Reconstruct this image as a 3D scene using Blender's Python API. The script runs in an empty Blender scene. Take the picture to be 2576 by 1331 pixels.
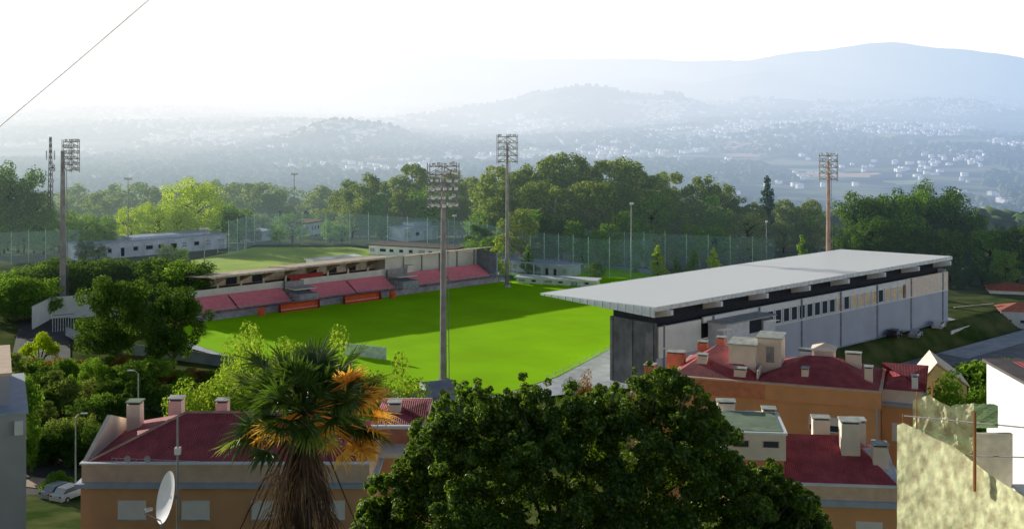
import bpy, math, random
import numpy as np
from mathutils import Vector
random.seed(7)
C=bpy.context.scene.collection
F=3000.0; HZ=250.0; CX=1288.0; CAMZ=42.0
R=math.radians
def P(x,y,Y): return Vector(((x-CX)/F*Y, Y, CAMZ-(y-HZ)/F*Y))
def G(x,y,z=0.0):
    Y=(CAMZ-z)*F/(y-HZ); return Vector(((x-CX)/F*Y, Y, z))
AZ=R(41.3); LV=Vector((math.cos(AZ),math.sin(AZ),0)); WV=Vector((math.sin(AZ),-math.cos(AZ),0))
A0=Vector((-60.1,223,0))
def LW(l,w,z=0): return A0+LV*l+WV*w+Vector((0,0,z))
# ---------- noise
def vn(x,y,seed=0):
    x=np.asarray(x,float);y=np.asarray(y,float)
    xi=np.floor(x);yi=np.floor(y);xf=x-xi;yf=y-yi
    def h(a,b):
        s=np.sin(a*127.1+b*311.7+seed*74.7)*43758.5453
        return s-np.floor(s)
    u=xf*xf*(3-2*xf);v=yf*yf*(3-2*yf)
    return (h(xi,yi)*(1-u)+h(xi+1,yi)*u)*(1-v)+(h(xi,yi+1)*(1-u)+h(xi+1,yi+1)*u)*v
def fbm(x,y,o=4,seed=0):
    s=0;a=.5;t=0
    for i in range(o):
        s=s+a*vn(x*2**i+i*17.3,y*2**i-i*9.1,seed);t+=a;a*=.5
    return s/t
def sst(x,a,b):
    t=np.clip((np.asarray(x,float)-a)/(b-a),0,1);return t*t*(3-2*t)
RX=[-400,0,400,760,1000,1200,1500,1750,1850,2000,2100,2180,2250,2350,2450,2576,2900]
RY=[190,170,150,130,135,143,152,158,157,137,126,113,110,122,133,150,185]
def ground(X,Y):
    X=np.asarray(X,float);Y=np.asarray(Y,float)
    z=np.interp(Y,[-60,0,22,30,75,100,128,360,420,600,1000,1500,2500,4000,5500,7000],[40,38,30,26,9,4,-.3,-.3,-6,-35,-72,-78,-66,-50,-22,20])
    am=np.interp(Y,[400,1000,3000,7000],[0,10,36,80])
    z=z+am*(fbm(X/800,Y/1300,5,3)-.5)*2
    w=(X+60.1)*WV.x+(Y-223)*WV.y; l=(X+60.1)*LV.x+(Y-223)*LV.y
    z=z-3.3*sst(w,92.5,96)*sst(l,34,46)*(1-sst(Y,380,420))
    px=CX+X/np.maximum(Y,1)*F
    zr=42+(250-np.interp(px,RX,RY))/3000*11000
    s=sst(Y,6300,11000)
    rid=1-np.abs(fbm(X/1100,Y/1800,5,9)-.5)*2
    z=z*(1-s)+(zr+55*(fbm(X/420,Y/3000,5,31)-.5))*s+ s*(1-s)*4*260*(rid-.80)
    z=np.where(Y>11000,z-(Y-11000)*.25,z)
    def gb(x,y,h,sx,sy):
        return h*np.exp(-((X-x)/sx)**2-((Y-y)/sy)**2)
    z=z+gb(353,5000,92,230,500)+gb(150,5100,36,180,400)+gb(690,5000,62,110,300)+gb(-448,3000,50,100,250)+gb(-330,3100,30,70,200)
    z=z+gb(1250,5600,55,250,400)+gb(1900,5200,60,400,500)+gb(-1500,4800,20,500,500)+gb(900,3300,14,350,300)+gb(1700,7400,90,500,500)+gb(-700,7600,60,600,400)
    return z
def gz(x,y): return float(ground(x,y))
def hit(x,y):
    Y=np.geomspace(420,12000,1500);X=(x-CX)/F*Y
    ray=CAMZ-(y-HZ)/F*Y;g=ground(X,Y);k=np.argmax(g>=ray)
    if not (g>=ray).any(): return None
    return Vector((X[k],Y[k],g[k]))
# ---------- materials
SUN_EL=R(12.4);SUN_AZ=R(-44)
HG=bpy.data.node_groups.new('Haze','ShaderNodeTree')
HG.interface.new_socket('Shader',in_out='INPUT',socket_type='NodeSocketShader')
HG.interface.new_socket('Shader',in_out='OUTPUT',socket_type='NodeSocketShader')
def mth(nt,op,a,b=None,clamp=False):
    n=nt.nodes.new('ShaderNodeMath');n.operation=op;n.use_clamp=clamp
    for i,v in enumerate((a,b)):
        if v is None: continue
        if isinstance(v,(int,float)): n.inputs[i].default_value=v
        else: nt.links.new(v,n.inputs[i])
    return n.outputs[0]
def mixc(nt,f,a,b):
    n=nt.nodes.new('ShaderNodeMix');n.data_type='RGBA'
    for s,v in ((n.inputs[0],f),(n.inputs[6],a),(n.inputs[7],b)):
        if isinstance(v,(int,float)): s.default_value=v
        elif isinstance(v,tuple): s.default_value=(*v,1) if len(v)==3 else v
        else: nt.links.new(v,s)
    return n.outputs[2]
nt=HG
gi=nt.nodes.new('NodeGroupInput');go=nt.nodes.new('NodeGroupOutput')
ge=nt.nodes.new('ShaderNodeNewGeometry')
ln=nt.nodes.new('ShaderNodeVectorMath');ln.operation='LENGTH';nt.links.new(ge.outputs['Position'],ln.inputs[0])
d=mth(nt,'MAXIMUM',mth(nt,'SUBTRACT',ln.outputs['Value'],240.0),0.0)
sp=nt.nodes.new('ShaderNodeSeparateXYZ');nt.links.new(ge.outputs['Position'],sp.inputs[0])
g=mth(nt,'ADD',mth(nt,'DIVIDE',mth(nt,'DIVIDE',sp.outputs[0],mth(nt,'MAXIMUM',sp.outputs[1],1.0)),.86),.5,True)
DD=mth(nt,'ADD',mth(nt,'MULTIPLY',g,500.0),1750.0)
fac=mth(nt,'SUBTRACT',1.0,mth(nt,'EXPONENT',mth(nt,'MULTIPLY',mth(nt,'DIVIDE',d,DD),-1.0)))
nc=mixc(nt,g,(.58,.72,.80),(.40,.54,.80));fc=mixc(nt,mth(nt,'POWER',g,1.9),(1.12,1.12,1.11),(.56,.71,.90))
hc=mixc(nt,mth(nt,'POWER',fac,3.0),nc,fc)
em=nt.nodes.new('ShaderNodeEmission');nt.links.new(hc,em.inputs[0])  # haze painted into materials as emission by distance, whiter towards the sun
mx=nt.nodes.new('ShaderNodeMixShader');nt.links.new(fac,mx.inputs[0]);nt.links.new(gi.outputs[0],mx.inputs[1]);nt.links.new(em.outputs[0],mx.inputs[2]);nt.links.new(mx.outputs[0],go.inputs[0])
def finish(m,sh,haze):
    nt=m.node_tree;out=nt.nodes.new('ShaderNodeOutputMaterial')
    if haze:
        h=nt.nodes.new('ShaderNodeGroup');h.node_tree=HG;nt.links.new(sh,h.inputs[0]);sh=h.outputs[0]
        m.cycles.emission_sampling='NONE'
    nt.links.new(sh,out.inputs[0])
MC={}
def M(name,col,rough=.8,var=.25,scale=1.5,bump=0,haze=False,metal=0,world=False,col2=None,bands=None,spec=.3,ior=1.5,stripe=None):
    if name in MC: return MC[name]
    m=bpy.data.materials.new(name);m.use_nodes=True;nt=m.node_tree;nt.nodes.clear()
    b=nt.nodes.new('ShaderNodeBsdfPrincipled');b.inputs['Roughness'].default_value=rough;b.inputs['Metallic'].default_value=metal;b.inputs['Specular IOR Level'].default_value=spec;b.inputs['IOR'].default_value=ior
    if world: v=nt.nodes.new('ShaderNodeNewGeometry').outputs['Position']
    else: v=nt.nodes.new('ShaderNodeTexCoord').outputs['Object']
    n=nt.nodes.new('ShaderNodeTexNoise');n.inputs['Scale'].default_value=scale;n.inputs['Detail'].default_value=6;nt.links.new(v,n.inputs['Vector'])
    c2=col2 or tuple(c*(1-var) for c in col); c1=tuple(min(1,c*(1+var*.5)) for c in col) if not col2 else col
    f=mth(nt,'ADD',mth(nt,'MULTIPLY',mth(nt,'SUBTRACT',n.outputs[0],.5),3.0),.5,True)
    c=mixc(nt,f,c2,c1)
    hh=n.outputs[0]
    if bands:
        ax,sc,st=bands
        wv=nt.nodes.new('ShaderNodeTexWave');wv.bands_direction=ax;wv.inputs['Scale'].default_value=sc;wv.inputs['Distortion'].default_value=.3;nt.links.new(v,wv.inputs['Vector'])
        c=mixc(nt,mth(nt,'MULTIPLY',wv.outputs['Fac'],st),c,tuple(x*.35 for x in col));hh=wv.outputs['Fac']
    if stripe:
        dt=nt.nodes.new('ShaderNodeVectorMath');dt.operation='DOT_PRODUCT';nt.links.new(v,dt.inputs[0]);dt.inputs[1].default_value=tuple(stripe[0])
        sn=mth(nt,'MULTIPLY',mth(nt,'ADD',mth(nt,'MULTIPLY',mth(nt,'SINE',mth(nt,'MULTIPLY',dt.outputs['Value'],stripe[1])),4.0),.5,True),stripe[2]);c=mixc(nt,sn,c,tuple(x*.6 for x in col))
    nt.links.new(c,b.inputs['Base Color'])
    if bump:
        bp=nt.nodes.new('ShaderNodeBump');bp.inputs['Strength'].default_value=bump;bp.inputs['Distance'].default_value=.1;nt.links.new(hh,bp.inputs['Height']);nt.links.new(bp.outputs[0],b.inputs['Normal'])
    finish(m,b.outputs[0],haze);MC[name]=m;return m
def leafM(name,cols,haze=True,trans=.35,gloss=.0):
    if name in MC: return MC[name]
    m=bpy.data.materials.new(name);m.use_nodes=True;nt=m.node_tree;nt.nodes.clear()
    ge=nt.nodes.new('ShaderNodeNewGeometry');oi=nt.nodes.new('ShaderNodeObjectInfo')
    cr=nt.nodes.new('ShaderNodeValToRGB');e=cr.color_ramp.elements
    e[0].position=0;e[0].color=(*cols[0],1);e[1].position=1;e[1].color=(*cols[2],1);k=e.new(.55);k.color=(*cols[1],1)
    f=mth(nt,'ADD',mth(nt,'MULTIPLY',ge.outputs['Random Per Island'],.7),mth(nt,'MULTIPLY',oi.outputs['Random'],.3));nt.links.new(f,cr.inputs[0])
    df=nt.nodes.new('ShaderNodeBsdfDiffuse');tr=nt.nodes.new('ShaderNodeBsdfTranslucent')
    nt.links.new(cr.outputs[0],df.inputs[0])
    tc=mixc(nt,.35,cr.outputs[0],(cols[2][0]*1.6,cols[2][1]*1.5,cols[2][2]*.5));nt.links.new(tc,tr.inputs[0])
    mx=nt.nodes.new('ShaderNodeMixShader');mx.inputs[0].default_value=trans;nt.links.new(df.outputs[0],mx.inputs[1]);nt.links.new(tr.outputs[0],mx.inputs[2]);sh=mx.outputs[0]
    if gloss:
        gl=nt.nodes.new('ShaderNodeBsdfGlossy');gl.inputs['Roughness'].default_value=.4;m2=nt.nodes.new('ShaderNodeMixShader');m2.inputs[0].default_value=gloss;nt.links.new(sh,m2.inputs[1]);nt.links.new(gl.outputs[0],m2.inputs[2]);sh=m2.outputs[0]
    finish(m,sh,haze);MC[name]=m;return m
def netM(name,col,alpha,scale=6,haze=False):
    m=bpy.data.materials.new(name);m.use_nodes=True;nt=m.node_tree;nt.nodes.clear()
    b=nt.nodes.new('ShaderNodeBsdfDiffuse');b.inputs[0].default_value=(*col,1);t=nt.nodes.new('ShaderNodeBsdfTransparent')
    tc=nt.nodes.new('ShaderNodeTexCoord');n=nt.nodes.new('ShaderNodeTexNoise');n.inputs['Scale'].default_value=scale;nt.links.new(tc.outputs['Object'],n.inputs['Vector'])
    f=mth(nt,'MULTIPLY',n.outputs[0],alpha*2,True)
    mx=nt.nodes.new('ShaderNodeMixShader');nt.links.new(f,mx.inputs[0]);nt.links.new(t.outputs[0],mx.inputs[1]);nt.links.new(b.outputs[0],mx.inputs[2]);finish(m,mx.outputs[0],haze);return m
# ---------- builders
def link(o,parent=None):
    C.objects.link(o)
    if parent: o.parent=parent
    return o
def tag(o,label=None,cat=None,group=None,kind=None):
    if label:o['label']=label
    if cat:o['category']=cat
    if group:o['group']=group
    if kind:o['kind']=kind
    return o
def thing(name,label,cat,loc=(0,0,0),rz=0,group=None):
    o=bpy.data.objects.new(name,None);o.location=loc;o.rotation_euler=(0,0,rz);o.empty_display_size=.5;link(o);return tag(o,label,cat,group)
def npmesh(name,v,f,mats,smooth=False,mi=None):
    me=bpy.data.meshes.new(name);v=np.asarray(v,np.float32);f=np.asarray(f,np.int32);k=f.shape[1]
    me.vertices.add(len(v));me.vertices.foreach_set('co',v.ravel())
    me.loops.add(f.size);me.loops.foreach_set('vertex_index',f.ravel())
    me.polygons.add(len(f));me.polygons.foreach_set('loop_start',np.arange(0,f.size,k,dtype=np.int32))
    try: me.polygons.foreach_set('loop_total',np.full(len(f),k,np.int32))
    except Exception: pass
    if mi is not None: me.polygons.foreach_set('material_index',np.asarray(mi,np.int32))
    for m in mats: me.materials.append(m)
    me.update(calc_edges=True)
    if smooth: me.polygons.foreach_set('use_smooth',np.ones(len(f),bool))
    return me
class MB:
    def __init__(s): s.v=[];s.f=[];s.m=[]
    def add(s,vs,fs,mi=0):
        n=len(s.v);s.v+= [tuple(p) for p in vs]
        for f in fs: s.f.append([n+i for i in f]);s.m.append(mi)
        return s
    def box(s,x0,x1,y0,y1,z0,z1,mi=0):
        return s.add([(x0,y0,z0),(x1,y0,z0),(x1,y1,z0),(x0,y1,z0),(x0,y0,z1),(x1,y0,z1),(x1,y1,z1),(x0,y1,z1)],[(3,2,1,0),(4,5,6,7),(0,1,5,4),(1,2,6,5),(2,3,7,6),(3,0,4,7)],mi)
    def prism(s,pts,z0,z1,mi=0):
        n=len(pts);a=[(p[0],p[1],z0) for p in pts];b=[(p[0],p[1],z1) for p in pts]
        return s.add(a+b,[tuple(range(n-1,-1,-1)),tuple(range(n,2*n))]+[(i,(i+1)%n,n+(i+1)%n,n+i) for i in range(n)],mi)
    def extr(s,prof,x0,x1,mi=0):   # prof in (y,z), along x
        n=len(prof);a=[(x0,p[0],p[1]) for p in prof];b=[(x1,p[0],p[1]) for p in prof]
        return s.add(a+b,[tuple(range(n)),tuple(range(2*n-1,n-1,-1))]+[(i,n+i,n+(i+1)%n,(i+1)%n) for i in range(n)],mi)
    def tube(s,pts,rad,n=8,mi=0):
        pts=[Vector(p) for p in pts]
        if isinstance(rad,(int,float)): rad=[rad]*len(pts)
        vs=[];fs=[]
        for i,p in enumerate(pts):
            d=(pts[min(i+1,len(pts)-1)]-pts[max(i-1,0)]).normalized()
            u=d.cross(Vector((0,1,0)) if abs(d.y)<.9 else Vector((1,0,0))).normalized();w=d.cross(u)
            for k in range(n):
                a=2*math.pi*k/n;vs.append(p+(u*math.cos(a)+w*math.sin(a))*rad[i])
        for i in range(len(pts)-1):
            for k in range(n):
                fs.append((i*n+k,i*n+(k+1)%n,(i+1)*n+(k+1)%n,(i+1)*n+k))
        fs.append(tuple(range(n)));fs.append(tuple((len(pts)-1)*n+k for k in range(n-1,-1,-1)))
        return s.add(vs,fs,mi)
    def hip(s,x0,x1,y0,y1,z,h,ins=None,mi=0,gable=False):
        d=(y1-y0)/2;ins=0.0 if gable else (d if ins is None else ins);ym=(y0+y1)/2
        vs=[(x0,y0,z),(x1,y0,z),(x1,y1,z),(x0,y1,z),(x0+ins,ym,z+h),(x1-ins,ym,z+h)]
        return s.add(vs,[(0,1,5,4),(1,2,5),(2,3,4,5),(3,0,4),(3,2,1,0)],mi)
    def build(s,name,mats,parent=None,loc=None,smooth=False,rz=0):
        if not isinstance(mats,(list,tuple)): mats=[mats]
        me=bpy.data.meshes.new(name);me.from_pydata(s.v,[],s.f);me.update()
        for m in mats: me.materials.append(m)
        me.polygons.foreach_set('material_index',s.m)
        if smooth: me.polygons.foreach_set('use_smooth',[True]*len(s.f))
        o=bpy.data.objects.new(name,me)
        if loc is not None:o.location=loc
        o.rotation_euler=(0,0,rz)
        return link(o,parent)
def leafgeo(c,n,size,rng,asp=.5,fold=.25):
    N=len(c);r=rng.normal(size=(N,3));n=n/np.linalg.norm(n,axis=1,keepdims=True)
    t=np.cross(n,r);t/=np.linalg.norm(t,axis=1,keepdims=True);b=np.cross(n,t)
    L=size[:,None]
    v=np.stack([c-t*L*.5,c+b*L*asp*.5+n*L*fold*asp,c+t*L*.5,c-b*L*asp*.5+n*L*fold*asp],1).reshape(-1,3)
    i=np.arange(N)*4
    f=np.concatenate([np.stack([i,i+1,i+2],1),np.stack([i,i+2,i+3],1)])
    return v,f
def crownmesh(name,cl,N,size,mat,seed,asp=.6,fold=.2,flat=.85,wp=2):
    rng=np.random.default_rng(seed);cl=np.asarray(cl,float)
    w=cl[:,3]**wp;k=rng.choice(len(cl),N,p=w/w.sum())
    d=rng.normal(size=(N,3));d/=np.linalg.norm(d,axis=1,keepdims=True)
    r=cl[k,3]*(.45+.6*rng.random(N)**.6)
    c=cl[k,:3]+d*r[:,None]*np.array([1,1,flat])
    n=d+rng.normal(size=(N,3))*.45+np.array([0,0,.35])
    v,f=leafgeo(c,n,size*(.6+.8*rng.random(N)),rng,asp,fold)
    return npmesh(name,v,f,[mat])
def clumps(kind,seed):
    rg=random.Random(seed);cl=[]
    if kind=='euc':
        for i in range(40):
            h=.2+.8*rg.random()**.85;rr=.24*math.sin(min(1,(1.02-h)/.75+.18)*math.pi*.62)*rg.uniform(.3,1.1);a=rg.uniform(0,6.28)
            cl.append((rr*math.cos(a),rr*math.sin(a),h*.93,rg.uniform(.045,.1)))
    elif kind=='round':
        for i in range(64):
            a=rg.uniform(0,6.28);e=rg.uniform(-.95,1);q=rg.uniform(.5,1.05)
            rr=.40*q*math.cos(e*1.2)*rg.uniform(.8,1.2);cl.append((rr*math.cos(a),rr*math.sin(a),.54+.38*q*math.sin(e*1.4),rg.uniform(.06,.14)))
    elif kind=='cone':
        for i in range(30):
            h=.1+.86*i/30;rr=.22*(1-h)*rg.uniform(.5,1.1);a=rg.uniform(0,6.28)
            cl.append((rr*math.cos(a),rr*math.sin(a),h,.03+.09*(1-h)))
    elif kind=='bush':
        for i in range(30):
            a=rg.uniform(0,6.28);rr=.55*rg.random()**.6;h=.12+.7*(1-(rr/.6)**2)*rg.uniform(.5,1)
            cl.append((rr*math.cos(a),rr*math.sin(a),h,rg.uniform(.10,.2)))
    return cl
BARK=M('bark',(.16,.12,.09),.9,.4,4);PBARK=M('pale_bark',(.34,.30,.24),.9,.3,4,haze=True)
TM={}
def tree(kind,name,label,loc,H,mat,group=None,cat='tree',wide=1,N=2600,size=.042,var=5,bark=None):
    v=random.randrange(var);key=(kind,v,mat.name,N,size)
    if key not in TM:
        cl=clumps(kind,v*13+5);cm=crownmesh('crown',cl,N,size,mat,v+3)
        mb=MB()
        if kind=='bush':
            for i in range(6):
                c=cl[i];mb.tube([(0,0,-.1),(c[0]*.4,c[1]*.4,c[2]*.5),c[:3]],[.03,.02,.008],5)
        else:
            top=.9 if kind in('euc','cone') else .6
            mb.tube([(0,0,-.05),(.005,.004,.2),(-.008,.01,.5*top),(.01,0,top)],[.024,.018,.013,.004],7)
            for i in range(0,len(cl),4):
                c=cl[i];h0=max(.12,c[2]-.18);mb.tube([(0,0,h0),(c[0]*.5,c[1]*.5,(h0+c[2])/2-.01),c[:3]],[.010,.007,.002],5)
        o=mb.build('trunk',bark or (PBARK if kind=='euc' else BARK),None);tm=o.data;bpy.data.objects.remove(o);TM[key]=(cm,tm)
    cm,tm=TM[key]
    e=thing(name,label,cat,loc,random.uniform(0,6.28),group);e.scale=(H*wide,H*wide,H)
    link(bpy.data.objects.new('trunk' if kind!='bush' else 'stems',tm),e);link(bpy.data.objects.new('crown' if kind!='bush' else 'foliage',cm),e);return e
def pxtree(kind,name,label,x,ytop,Y,mat,group=None,**k):
    X=(x-CX)/F*Y;g0=gz(X,Y);H=CAMZ-(ytop-HZ)/F*Y-g0
    return tree(kind,name,label,(X,Y,g0-.1),max(H,1),mat,group,**k)
# =============== WORLD
sc=bpy.context.scene
w=bpy.data.worlds.new('World');sc.world=w;w.use_nodes=True;nt=w.node_tree;nt.nodes.clear()
sky=nt.nodes.new('ShaderNodeTexSky');sky.sky_type='NISHITA';sky.sun_disc=False;sky.sun_elevation=SUN_EL;sky.sun_rotation=SUN_AZ%(2*math.pi);sky.dust_density=1.0;sky.air_density=1.0
bg=nt.nodes.new('ShaderNodeBackground');nt.links.new(sky.outputs[0],bg.inputs[0]);bg.inputs[1].default_value=.075
tc=nt.nodes.new('ShaderNodeTexCoord');s3=nt.nodes.new('ShaderNodeSeparateXYZ');nt.links.new(tc.outputs['Generated'],s3.inputs[0])
def mrange(src,a,b_,c_,d_):
    mr=nt.nodes.new('ShaderNodeMapRange');mr.interpolation_type='SMOOTHSTEP'
    for i,v in zip((1,2,3,4),(a,b_,c_,d_)): mr.inputs[i].default_value=v
    nt.links.new(src,mr.inputs[0]);return mr.outputs[0]
fr_=mrange(s3.outputs[2],.14,.36,1,0);bk_=mrange(s3.outputs[2],.06,.22,1,0);sd_=mrange(s3.outputs[1],-.2,.5,0,1)
fade=mth(nt,'ADD',mth(nt,'MULTIPLY',fr_,sd_),mth(nt,'MULTIPLY',bk_,mth(nt,'SUBTRACT',1.0,sd_)))
b2=nt.nodes.new('ShaderNodeBackground');b2.inputs[0].default_value=(1,.985,.96,1);nt.links.new(mrange(s3.outputs[1],-.5,.4,3.6,1.12),b2.inputs[1])  # horizon glow raised behind the camera, added as fill for walls facing it
mx=nt.nodes.new('ShaderNodeMixShader');nt.links.new(fade,mx.inputs[0]);nt.links.new(bg.outputs[0],mx.inputs[1]);nt.links.new(b2.outputs[0],mx.inputs[2])
ow=nt.nodes.new('ShaderNodeOutputWorld');nt.links.new(mx.outputs[0],ow.inputs[0])
sl=bpy.data.lights.new('sun','SUN');sl.energy=5;sl.angle=R(.5);sl.color=(1,.96,.84)
so=bpy.data.objects.new('sun',sl);sv=Vector((math.sin(SUN_AZ)*math.cos(SUN_EL),math.cos(SUN_AZ)*math.cos(SUN_EL),math.sin(SUN_EL)));so.rotation_euler=sv.to_track_quat('Z','Y').to_euler();link(so)
cd=bpy.data.cameras.new('camera');cd.sensor_width=36;cd.lens=36*F/2576;cd.shift_y=-(665.5-HZ)/2576;cd.clip_end=30000
co=bpy.data.objects.new('camera',cd);co.location=(0,0,CAMZ);co.rotation_euler=(R(90),0,0);link(co);sc.camera=co
sc.view_settings.view_transform='Standard';sc.view_settings.look='None'
# =============== TERRAIN
ang=np.concatenate([np.linspace(-85,-27,30),np.linspace(-26.5,26.5,430),np.linspace(27,85,30)])*math.pi/180
rr=np.concatenate([np.linspace(3,420,130),np.geomspace(424,14500,300)])
AA,RR=np.meshgrid(ang,rr);X=RR*np.sin(AA);Y=RR*np.cos(AA);Z=ground(X,Y)
n1,n2=X.shape;idx=np.arange(n1*n2).reshape(n1,n2)
fs=np.stack([idx[:-1,:-1],idx[:-1,1:],idx[1:,1:],idx[1:,:-1]],-1).reshape(-1,4)
m=bpy.data.materials.new('terrain');m.use_nodes=True;nt=m.node_tree;nt.nodes.clear()
ge=nt.nodes.new('ShaderNodeNewGeometry');pos=ge.outputs['Position']
def nz(sc_,det=5):
    n=nt.nodes.new('ShaderNodeTexNoise');n.inputs['Scale'].default_value=sc_;n.inputs['Detail'].default_value=det;nt.links.new(pos,n.inputs['Vector']);return n.outputs[0]
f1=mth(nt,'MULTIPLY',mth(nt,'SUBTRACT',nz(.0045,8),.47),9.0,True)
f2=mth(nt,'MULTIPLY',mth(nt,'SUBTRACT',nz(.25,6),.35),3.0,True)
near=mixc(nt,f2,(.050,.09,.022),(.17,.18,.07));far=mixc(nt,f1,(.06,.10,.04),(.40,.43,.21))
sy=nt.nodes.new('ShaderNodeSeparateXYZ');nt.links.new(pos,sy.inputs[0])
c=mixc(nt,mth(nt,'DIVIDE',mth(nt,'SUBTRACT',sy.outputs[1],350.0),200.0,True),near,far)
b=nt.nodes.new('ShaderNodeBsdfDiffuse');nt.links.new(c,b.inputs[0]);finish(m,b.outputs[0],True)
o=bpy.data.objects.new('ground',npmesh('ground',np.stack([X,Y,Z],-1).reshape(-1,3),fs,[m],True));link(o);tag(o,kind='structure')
rng=np.random.default_rng(5)
N=42000;r=np.exp(rng.uniform(np.log(430),np.log(6500),N));a=rng.uniform(-.46,.46,N);X=r*np.sin(a);Y=r*np.cos(a)
keep=(fbm(X/260,Y/420,4,21)>.50);X=X[keep];Y=Y[keep];Z=ground(X,Y);N=len(X)
s=np.interp(Y,[430,1500,3000,6000],[4.5,6,7,9])*rng.uniform(.6,1.25,N)
ph=(1+5**.5)/2
ico=np.array([(-1,ph,0),(1,ph,0),(-1,-ph,0),(1,-ph,0),(0,-1,ph),(0,1,ph),(0,-1,-ph),(0,1,-ph),(ph,0,-1),(ph,0,1),(-ph,0,-1),(-ph,0,1)])/1.9
icf=np.array([(0,11,5),(0,5,1),(0,1,7),(0,7,10),(0,10,11),(1,5,9),(5,11,4),(11,10,2),(10,7,6),(7,1,8),(3,9,4),(3,4,2),(3,2,6),(3,6,8),(3,8,9),(4,9,5),(2,4,11),(6,2,10),(8,6,7),(9,8,1)])
V=ico[None]*(1+.5*rng.uniform(-1,1,(N,12,1)))*s[:,None,None]*np.array([1,1,1.0])+np.stack([X,Y,Z+s*.6],-1)[:,None]
Fc=(icf[None]+(np.arange(N)*12)[:,None,None]).reshape(-1,3)
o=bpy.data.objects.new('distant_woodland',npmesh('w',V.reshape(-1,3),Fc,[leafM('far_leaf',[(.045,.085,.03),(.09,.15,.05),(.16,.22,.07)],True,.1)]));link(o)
tag(o,'blue hazy mass of distant woodland covering the valley hills','woodland',kind='stuff')
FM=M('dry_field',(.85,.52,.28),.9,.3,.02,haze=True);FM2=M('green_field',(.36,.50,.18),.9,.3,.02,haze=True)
for (x,y,sx,sy_,mm) in [(1862,375,110,330,FM),(1870,398,80,110,FM),(768,332,120,160,FM),(2110,450,110,90,FM),(2040,438,60,60,FM2),(950,405,70,90,FM),(1500,320,120,160,FM2),(2290,470,60,70,FM2),(560,332,90,100,FM2),(1340,390,60,100,FM2),(1700,345,90,140,FM2),(2200,350,100,140,FM2),(300,395,60,90,FM2),(450,360,90,120,FM)]:
    p=hit(x,y)
    if not p: continue
    gx,gy=np.meshgrid(np.linspace(-sx/2,sx/2,14),np.linspace(-sy_/2,sy_/2,14));ww=1+.25*np.sin(gy/sy_*5)
    gx=gx*ww+p.x+gy*.2;gy=gy+p.y;zz=ground(gx,gy)+6;ii=np.arange(196).reshape(14,14)
    o=bpy.data.objects.new('field',npmesh('field',np.stack([gx,gy,zz],-1).reshape(-1,3),np.stack([ii[:-1,:-1],ii[:-1,1:],ii[1:,1:],ii[1:,:-1]],-1).reshape(-1,4),[mm],True));link(o);tag(o,kind='structure')
HWm=M('far_white',(.84,.82,.78),.8,.05,haze=True);HRm=M('far_roof',(.66,.42,.32),.8,.2,haze=True)
def fh(w_,d_,h_,rh):
    mb=MB().box(-w_/2,w_/2,-d_/2,d_/2,-6,h_,0);mb.hip(-w_/2-.4,w_/2+.4,-d_/2-.4,d_/2+.4,h_+.01,rh,None,1)
    for k in range(3):
        xx=-w_/2+w_*(k+.5)/3;mb.box(xx-.6,xx+.6,-d_/2-.06,-d_/2+.1,h_*.5,h_*.5+1.4,2)
    o=mb.build('t',[HWm,HRm,M('far_glass',(.05,.07,.09),.3,haze=True)]);me=o.data;bpy.data.objects.remove(o);return me
FH=[fh(11,8,4.5,1.8),fh(15,9,5,1.8),fh(22,11,5.5,1.0),fh(9,8,5.5,1.7)]
cls=[(1000,1250,338,412,40,'in the hazy hamlet just above the belt of trees, centre'),(560,780,345,400,24,'on the hazy plain above the yellow green trees'),(1700,2450,250,325,60,'strewn over the blue hillside under the right mountain'),(2400,2576,228,300,20,'at the far right edge under the mountain'),(1250,1560,285,345,28,'on the hazy slope below the small round hill'),(330,700,285,345,26,'in the pale haze at left of the wooded knoll'),(880,1250,265,330,28,'in the haze between knoll and round hill'),(1600,2400,330,450,26,'among dark woods on the lower right slopes'),(2430,2576,485,545,16,'with red roofs behind the big dark tree at right'),(640,880,240,262,12,'in the white glare in front of the left mountains'),(400,900,400,460,8,'just above the hazy tree row behind the training pitch')]
for (x0,x1,y0,y1,n,desc) in cls:
    for i in range(n):
        x=random.uniform(x0,x1);y=random.gauss((y0+y1)/2,(y1-y0)/4)
        p=hit(x,y)
        if not p or p.y>7600: continue
        o=bpy.data.objects.new('distant_house',random.choice(FH));o.location=p+Vector((0,-8,1));o.rotation_euler=(0,0,random.uniform(.1,1.2));sc_=random.uniform(.7,1.4)*np.interp(p.y,[1000,3000,7000],[.75,.9,1.4]);o.scale=(sc_,)*3;link(o)
        tag(o,'tiny distant house '+desc,'house','distant houses '+desc)
NH=3200;xs=rng.uniform(-60,2640,NH*4);ys=250+np.abs(rng.normal(0,1,NH*4))*78+4
dens=fbm(xs/150,ys/36,3,44);sel=np.argsort(-dens)[:int(NH*1.9)];sel=rng.choice(sel,NH,replace=False)
cub=np.array([(-1,-1,-1),(1,-1,-1),(1,1,-1),(-1,1,-1),(-1,-1,1),(1,-1,1),(1,1,1),(-1,1,1)],float);cf=np.array([(4,5,6,7),(0,1,5,4),(1,2,6,5),(2,3,7,6),(3,0,4,7)])
vv=[];ff=[];mi=[];q=0
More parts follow.
